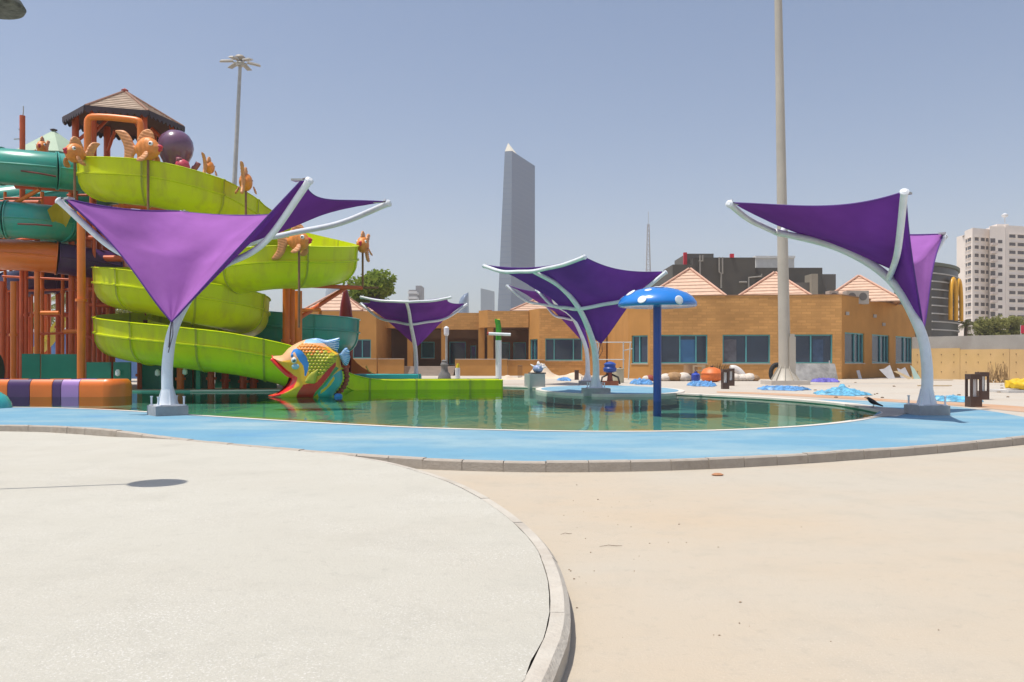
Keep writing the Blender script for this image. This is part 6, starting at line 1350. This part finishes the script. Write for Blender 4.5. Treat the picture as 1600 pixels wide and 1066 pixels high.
for px, py, lab in ((1467, 594.5, 'short plank lying flat before the boundary wall'), (1458, 603.5, 'thin plank lying flat on the paving behind the right sail post')):
    c = G(px, py, .118); m_ = MB(); m_.obox(c, R(-8), .75, .09, .118, .17); m_.obox(c + Vector((.5, .25, 0)), R(6), .6, .06, .118, .16); solid('plank', m_, bt2, lab, 'plank', 'planks on the paving')
# yellow inflatable on a white sheet
yi = thing('yellow_inflatable', 'folded yellow inflatable lying on a white pad at the right edge', 'inflatable', G(1590, 613, .112)); c = G(1590, 613, .112)
m_ = MB(); m_.box((c.x - .85, c.y - .8, .118), (c.x + 1.3, c.y + .8, .22)); m_.build('pad', M('pad_white', (.6, .58, .55), .8, .08, 2.), yi)
for k, (dx, dy, r_, ln) in enumerate(((-.05, -.45, .17, .7), (.1, -.1, .2, .8), (.2, .3, .22, .75))):
    m_ = MB(); pth = [c + Vector((dx - ln + 2*ln*i/10 + .25, dy + .05*math.sin(i*1.3 + k), .12 + r_ + .03*math.sin(i*1.7 + k*2))) for i in range(11)]; m_.tube(pth, [r_ * (.6 + .4*math.sin(math.pi*(i+1)/12)) * (1 + .12*math.sin(i*2.1 + k)) for i in range(11)], 14); m_.build('fold', M('inflatable_yellow', (.72, .46, .012), .45, .12, 3., bump=.4, bs=6.), yi, smooth=True, angle=60)
# rubble, sculptures and pots before the right-hand building
def rock(label, px, py, s_, mat, sx_=1., name='rock', d=None):
    c = G(px, py, .112) if d is None else Vector((xat(px, d), d, .112)); rs = random.Random(int(px*7)); m_ = MB(); m_.lathe([(s_*.7, 0), (s_, s_*.35), (s_*.9, s_*.75), (s_*.5, s_*1.1), (.01, s_*1.2)], c, 9, sx=sx_)
    for v in m_.v: k = 1 + rs.uniform(-.14, .14); v.x = c.x + (v.x - c.x)*k; v.y = c.y + (v.y - c.y)*k
    return solid(name, m_, mat, label, name.replace('_', ' '), 'rubble before the tan building', smooth=True)
wr = M('rock_white', (.62, .55, .47), .9, .15, 5., bump=.4); br_ = M('rock_brown', (.36, .22, .11), .9, .25, 5., bump=.4); rr2 = M('rock_maroon', (.25, .05, .04), .8, .2, 5.)
for px, s_, mt, sx_, lab in ((1010, .3, wr, 1., 'small pale rock left of the mushroom stem'), (1016, .34, rr2, 1., 'dark maroon rock by the mushroom stem'), (1040, .42, wr, 1.1, 'pale rounded rock just right of the mushroom stem'), (1048, .36, wr, 1., 'pale pink rock second from the mushroom stem'), (1054, .5, br_, 1.3, 'brown broken rock right of the pale rocks'), (1061, .34, rr2, 1., 'maroon rock in the middle of the rubble row'), (1068, .48, wr, 1.1, 'white rock just left of the tan barrel'), (1148, .42, wr, 1., 'white rock at the foot of the white arch'), (1155, .36, wr, 1., 'white rock just right of the arch foot'), (1160, .38, wr, 1.1, 'white rock at the right end of the arch rubble'), (1171, .44, wr, 1., 'round white rock standing alone right of the arch'), (1178, .36, br_, 1., 'tan rock next to the lone white rock')):
    rock(lab, px, 598, s_, mt, sx_, d=54.5)
br1 = thing('tan_barrel', 'tan barrel standing in the rubble row between bollards and mushroom', 'barrel', (xat(1079, 55), 55, .11)); m_ = MB(); m_.lathe([(.42, .11), (.48, .6), (.44, 1.2), (.46, 1.24)], (xat(1079, 55), 55, 0), 16); m_.build('staves', M('barrel_tan', (.42, .26, .14), .8), br1, smooth=True, angle=40); m_ = MB(); m_.lathe([(.485, .5), (.50, .52), (.50, .6), (.485, .62)], (xat(1079, 55), 55, 0), 16); m_.build('hoop', bz, br1)
bt3 = thing('wooden_crate', 'pale wooden crate frame with blue can, right of the tan barrel', 'crate', (xat(1091, 54.5), 54.5, .11)); cx_ = xat(1091, 54.5)
for dx in (-.35, .35):
    for dy in (-.25, .25): m_ = MB(); m_.box((cx_+dx-.05, 54.5+dy-.05, .11), (cx_+dx+.05, 54.5+dy+.05, 1.15)); m_.build('corner_post', bt2, bt3)
for z in (.3, .75, 1.05): m_ = MB(); m_.box((cx_-.4, 54.19, z), (cx_+.4, 54.24, z+.1)); m_.build('slat', bt2, bt3)
cn = thing('blue_can', 'small blue can in front of the wooden crate', 'can', (xat(1087, 53.5), 53.5, .11)); m_ = MB(); m_.lathe([(.26, .11), (.28, .14), (.28, .55), (.2, .62), (.08, .66), (.08, .75)], (xat(1087, 53.5), 53.5, 0), 14); m_.build('can_body', M('can_blue', (.02, .06, .4), .4), cn, smooth=True, angle=40); m_ = MB(); m_.tube([(xat(1087, 53.5) - .1, 53.5, .66), (xat(1087, 53.5), 53.5, .85), (xat(1087, 53.5) + .1, 53.5, .66)], .03, 6); m_.build('handle', bz, cn)
pu = thing('orange_float', 'round flattened orange float lying before the tan building', 'float', (xat(1112, 52), 52, .11)); m_ = MB(); m_.lathe([(.3, .11), (.6, .22), (.68, .42), (.62, .58), (.66, .66), (.5, .92), (.2, 1.02), (.02, 1.03)], (xat(1112, 52), 52, 0), 22); m_.build('float_body', M('float_orange', (.70, .16, .03), .5, .1, 3.), pu, smooth=True, angle=50); m_ = MB(); m_.lathe([(.1, 1.0), (.08, 1.12)], (xat(1112, 52), 52, 0), 8); m_.build('valve', bz, pu)
wa_ = thing('white_arch_sculpture', 'white curved arch sculpture with dark red disc behind the left lamp bollards', 'sculpture', (xat(1150, 55), 55, .11)); m_ = MB(); pth = catmull([P(1141, 576, 55), P(1148, 576.5, 55), P(1155, 582, 55), P(1160, 590, 55), P(1161, 597, 55)], .1); m_.tube(pth, [.22 + .12*i/len(pth) for i in range(len(pth))], 12); m_.build('arch', M('arch_white', (.68, .64, .6), .7, .08, 3.), wa_, smooth=True, angle=60)
m_ = MB(); m_.lathe([(.02, 0), (.5, .05), (.55, .15), (.3, .25), (.02, .28)], (0,0,0), 18); m_.xf(Matrix.Translation(P(1146, 588, 55.3)) @ Matrix.Rotation(R(90), 4, 'X')); m_.build('disc', rr2, wa_, smooth=True)
# bush of dead plants by the pots
dp = thing('dry_shrub', 'dry brownish shrub between the orange float and the bollards', 'shrub', (xat(1121, 56), 56, .11)); m_ = MB(); rs = random.Random(4)
for i in range(160):
    a, e_ = rs.uniform(0, 6.28), rs.uniform(.2, 1.5); dv = Vector((math.cos(a)*math.cos(e_), math.sin(a)*math.cos(e_), math.sin(e_))); c = Vector((xat(1121, 56), 56, .2)); m_.tube([c + dv*.1, c + dv*rs.uniform(.5, 1.15) + Vector((rs.uniform(-.1,.1), 0, 0))], [.02, .01], 3, caps=False)
m_.build('twigs', M('twig_brown', (.15, .09, .04), .9, .4, 3.), dp)
# dry shoots before the boundary wall
for k, (px, lab) in enumerate(((1553, 'dry cut stalks standing before the boundary wall, left clump'), (1566, 'dry cut stalks standing before the boundary wall, right clump'))):
    dp = thing('dry_stalks', lab, 'stalks', (xat(px, 50), 50, .11), 'dry stalks by the wall'); m_ = MB(); rs = random.Random(k + 70)
    for i in range(26): x = xat(px, 50) + rs.gauss(0, .25); m_.tube([(x, 50 + rs.gauss(0, .2), .1), (x + rs.gauss(0, .12), 50 + rs.gauss(0, .2), rs.uniform(.5, 1.35))], [.03, .015], 4)
    m_.build('stalks', M('stalk_tan', (.38, .24, .11), .9, .3, 2.), dp)
# crow on the pool tip
cr = thing('crow', 'dark crow standing on the pool edge beside the right shade sail', 'bird', G(1364, 636.5, .142)); c = G(1364, 636.5, .142); bk_ = M('crow_black', (.018, .018, .022), .5, .2, 8.)
m_ = MB(); m_.tube(catmull([c + Vector((-.155, 0, .235)), c + Vector((-.125, 0, .232)), c + Vector((-.06, 0, .18)), c + Vector((.03, 0, .13)), c + Vector((.12, 0, .085)), c + Vector((.27, 0, .03))], .02), [.012, .03, .036, .036, .04, .048, .055, .058, .058, .055, .05, .046, .042, .038, .034, .03, .027, .024, .022, .02, .018, .016] + [.014]*30, 10) if False else None
pth = catmull([c + Vector((-.135, 0, .235)), c + Vector((-.10, 0, .222)), c + Vector((-.05, 0, .175)), c + Vector((.04, 0, .125)), c + Vector((.13, 0, .085)), c + Vector((.27, 0, .03))], .02); n_ = len(pth)
m_.tube(pth, [max(.012, .034 + .03*math.sin(math.pi*min(1, i/(n_*.62))) * (1 if i/n_ < .62 else 0) - (.02*(i/n_ - .62)/.38 if i/n_ > .62 else 0)) for i in range(n_)], 12); m_.build('body', bk_, cr, smooth=True)
m_ = MB(); m_.tube([c + Vector((-.14, 0, .236)), c + Vector((-.20, 0, .226))], [.018, .003], 8); m_.build('beak', bk_, cr)
for s_ in (-1, 1): m_ = MB(); m_.tube([c + Vector((.02, s_*.025, .10)), c + Vector((.01, s_*.025, .0))], .006, 6); m_.tube([c + Vector((.01, s_*.025, .005)), c + Vector((-.03, s_*.03, .003))], .005, 5); m_.build('leg', bk_, cr)
ds_ = MB()
for i in range(30): c = G(random.uniform(1240, 1590), random.uniform(598, 622), .118); ds_.lathe([(.04, 0), (.05, .02), (.02, .04)], c, 6, sx=random.uniform(.7, 2.))
solid('paving_debris', ds_, M('debris_brown', (.25, .18, .12), .9, .4, 4.), kind='stuff')
# ------------------------------------------------------------------ hot hazy air
hz = MB(); hz.box((-2100, -2100, -1.5), (2100, 2100, 300)); ho = hz.build('haze', [], None); ho['kind'] = 'stuff'
hm = bpy.data.materials.new('haze_air'); hm.use_nodes = True; hn = hm.node_tree; hn.nodes.remove(hn.nodes['Principled BSDF'])
pv = hn.nodes.new('ShaderNodeVolumePrincipled'); pv.inputs['Color'].default_value = (.90, .90, .91, 1); pv.inputs['Density'].default_value = .0003; pv.inputs['Anisotropy'].default_value = .2
hn.links.new(pv.outputs[0], hn.nodes['Material Output'].inputs['Volume']); ho.data.materials.append(hm)
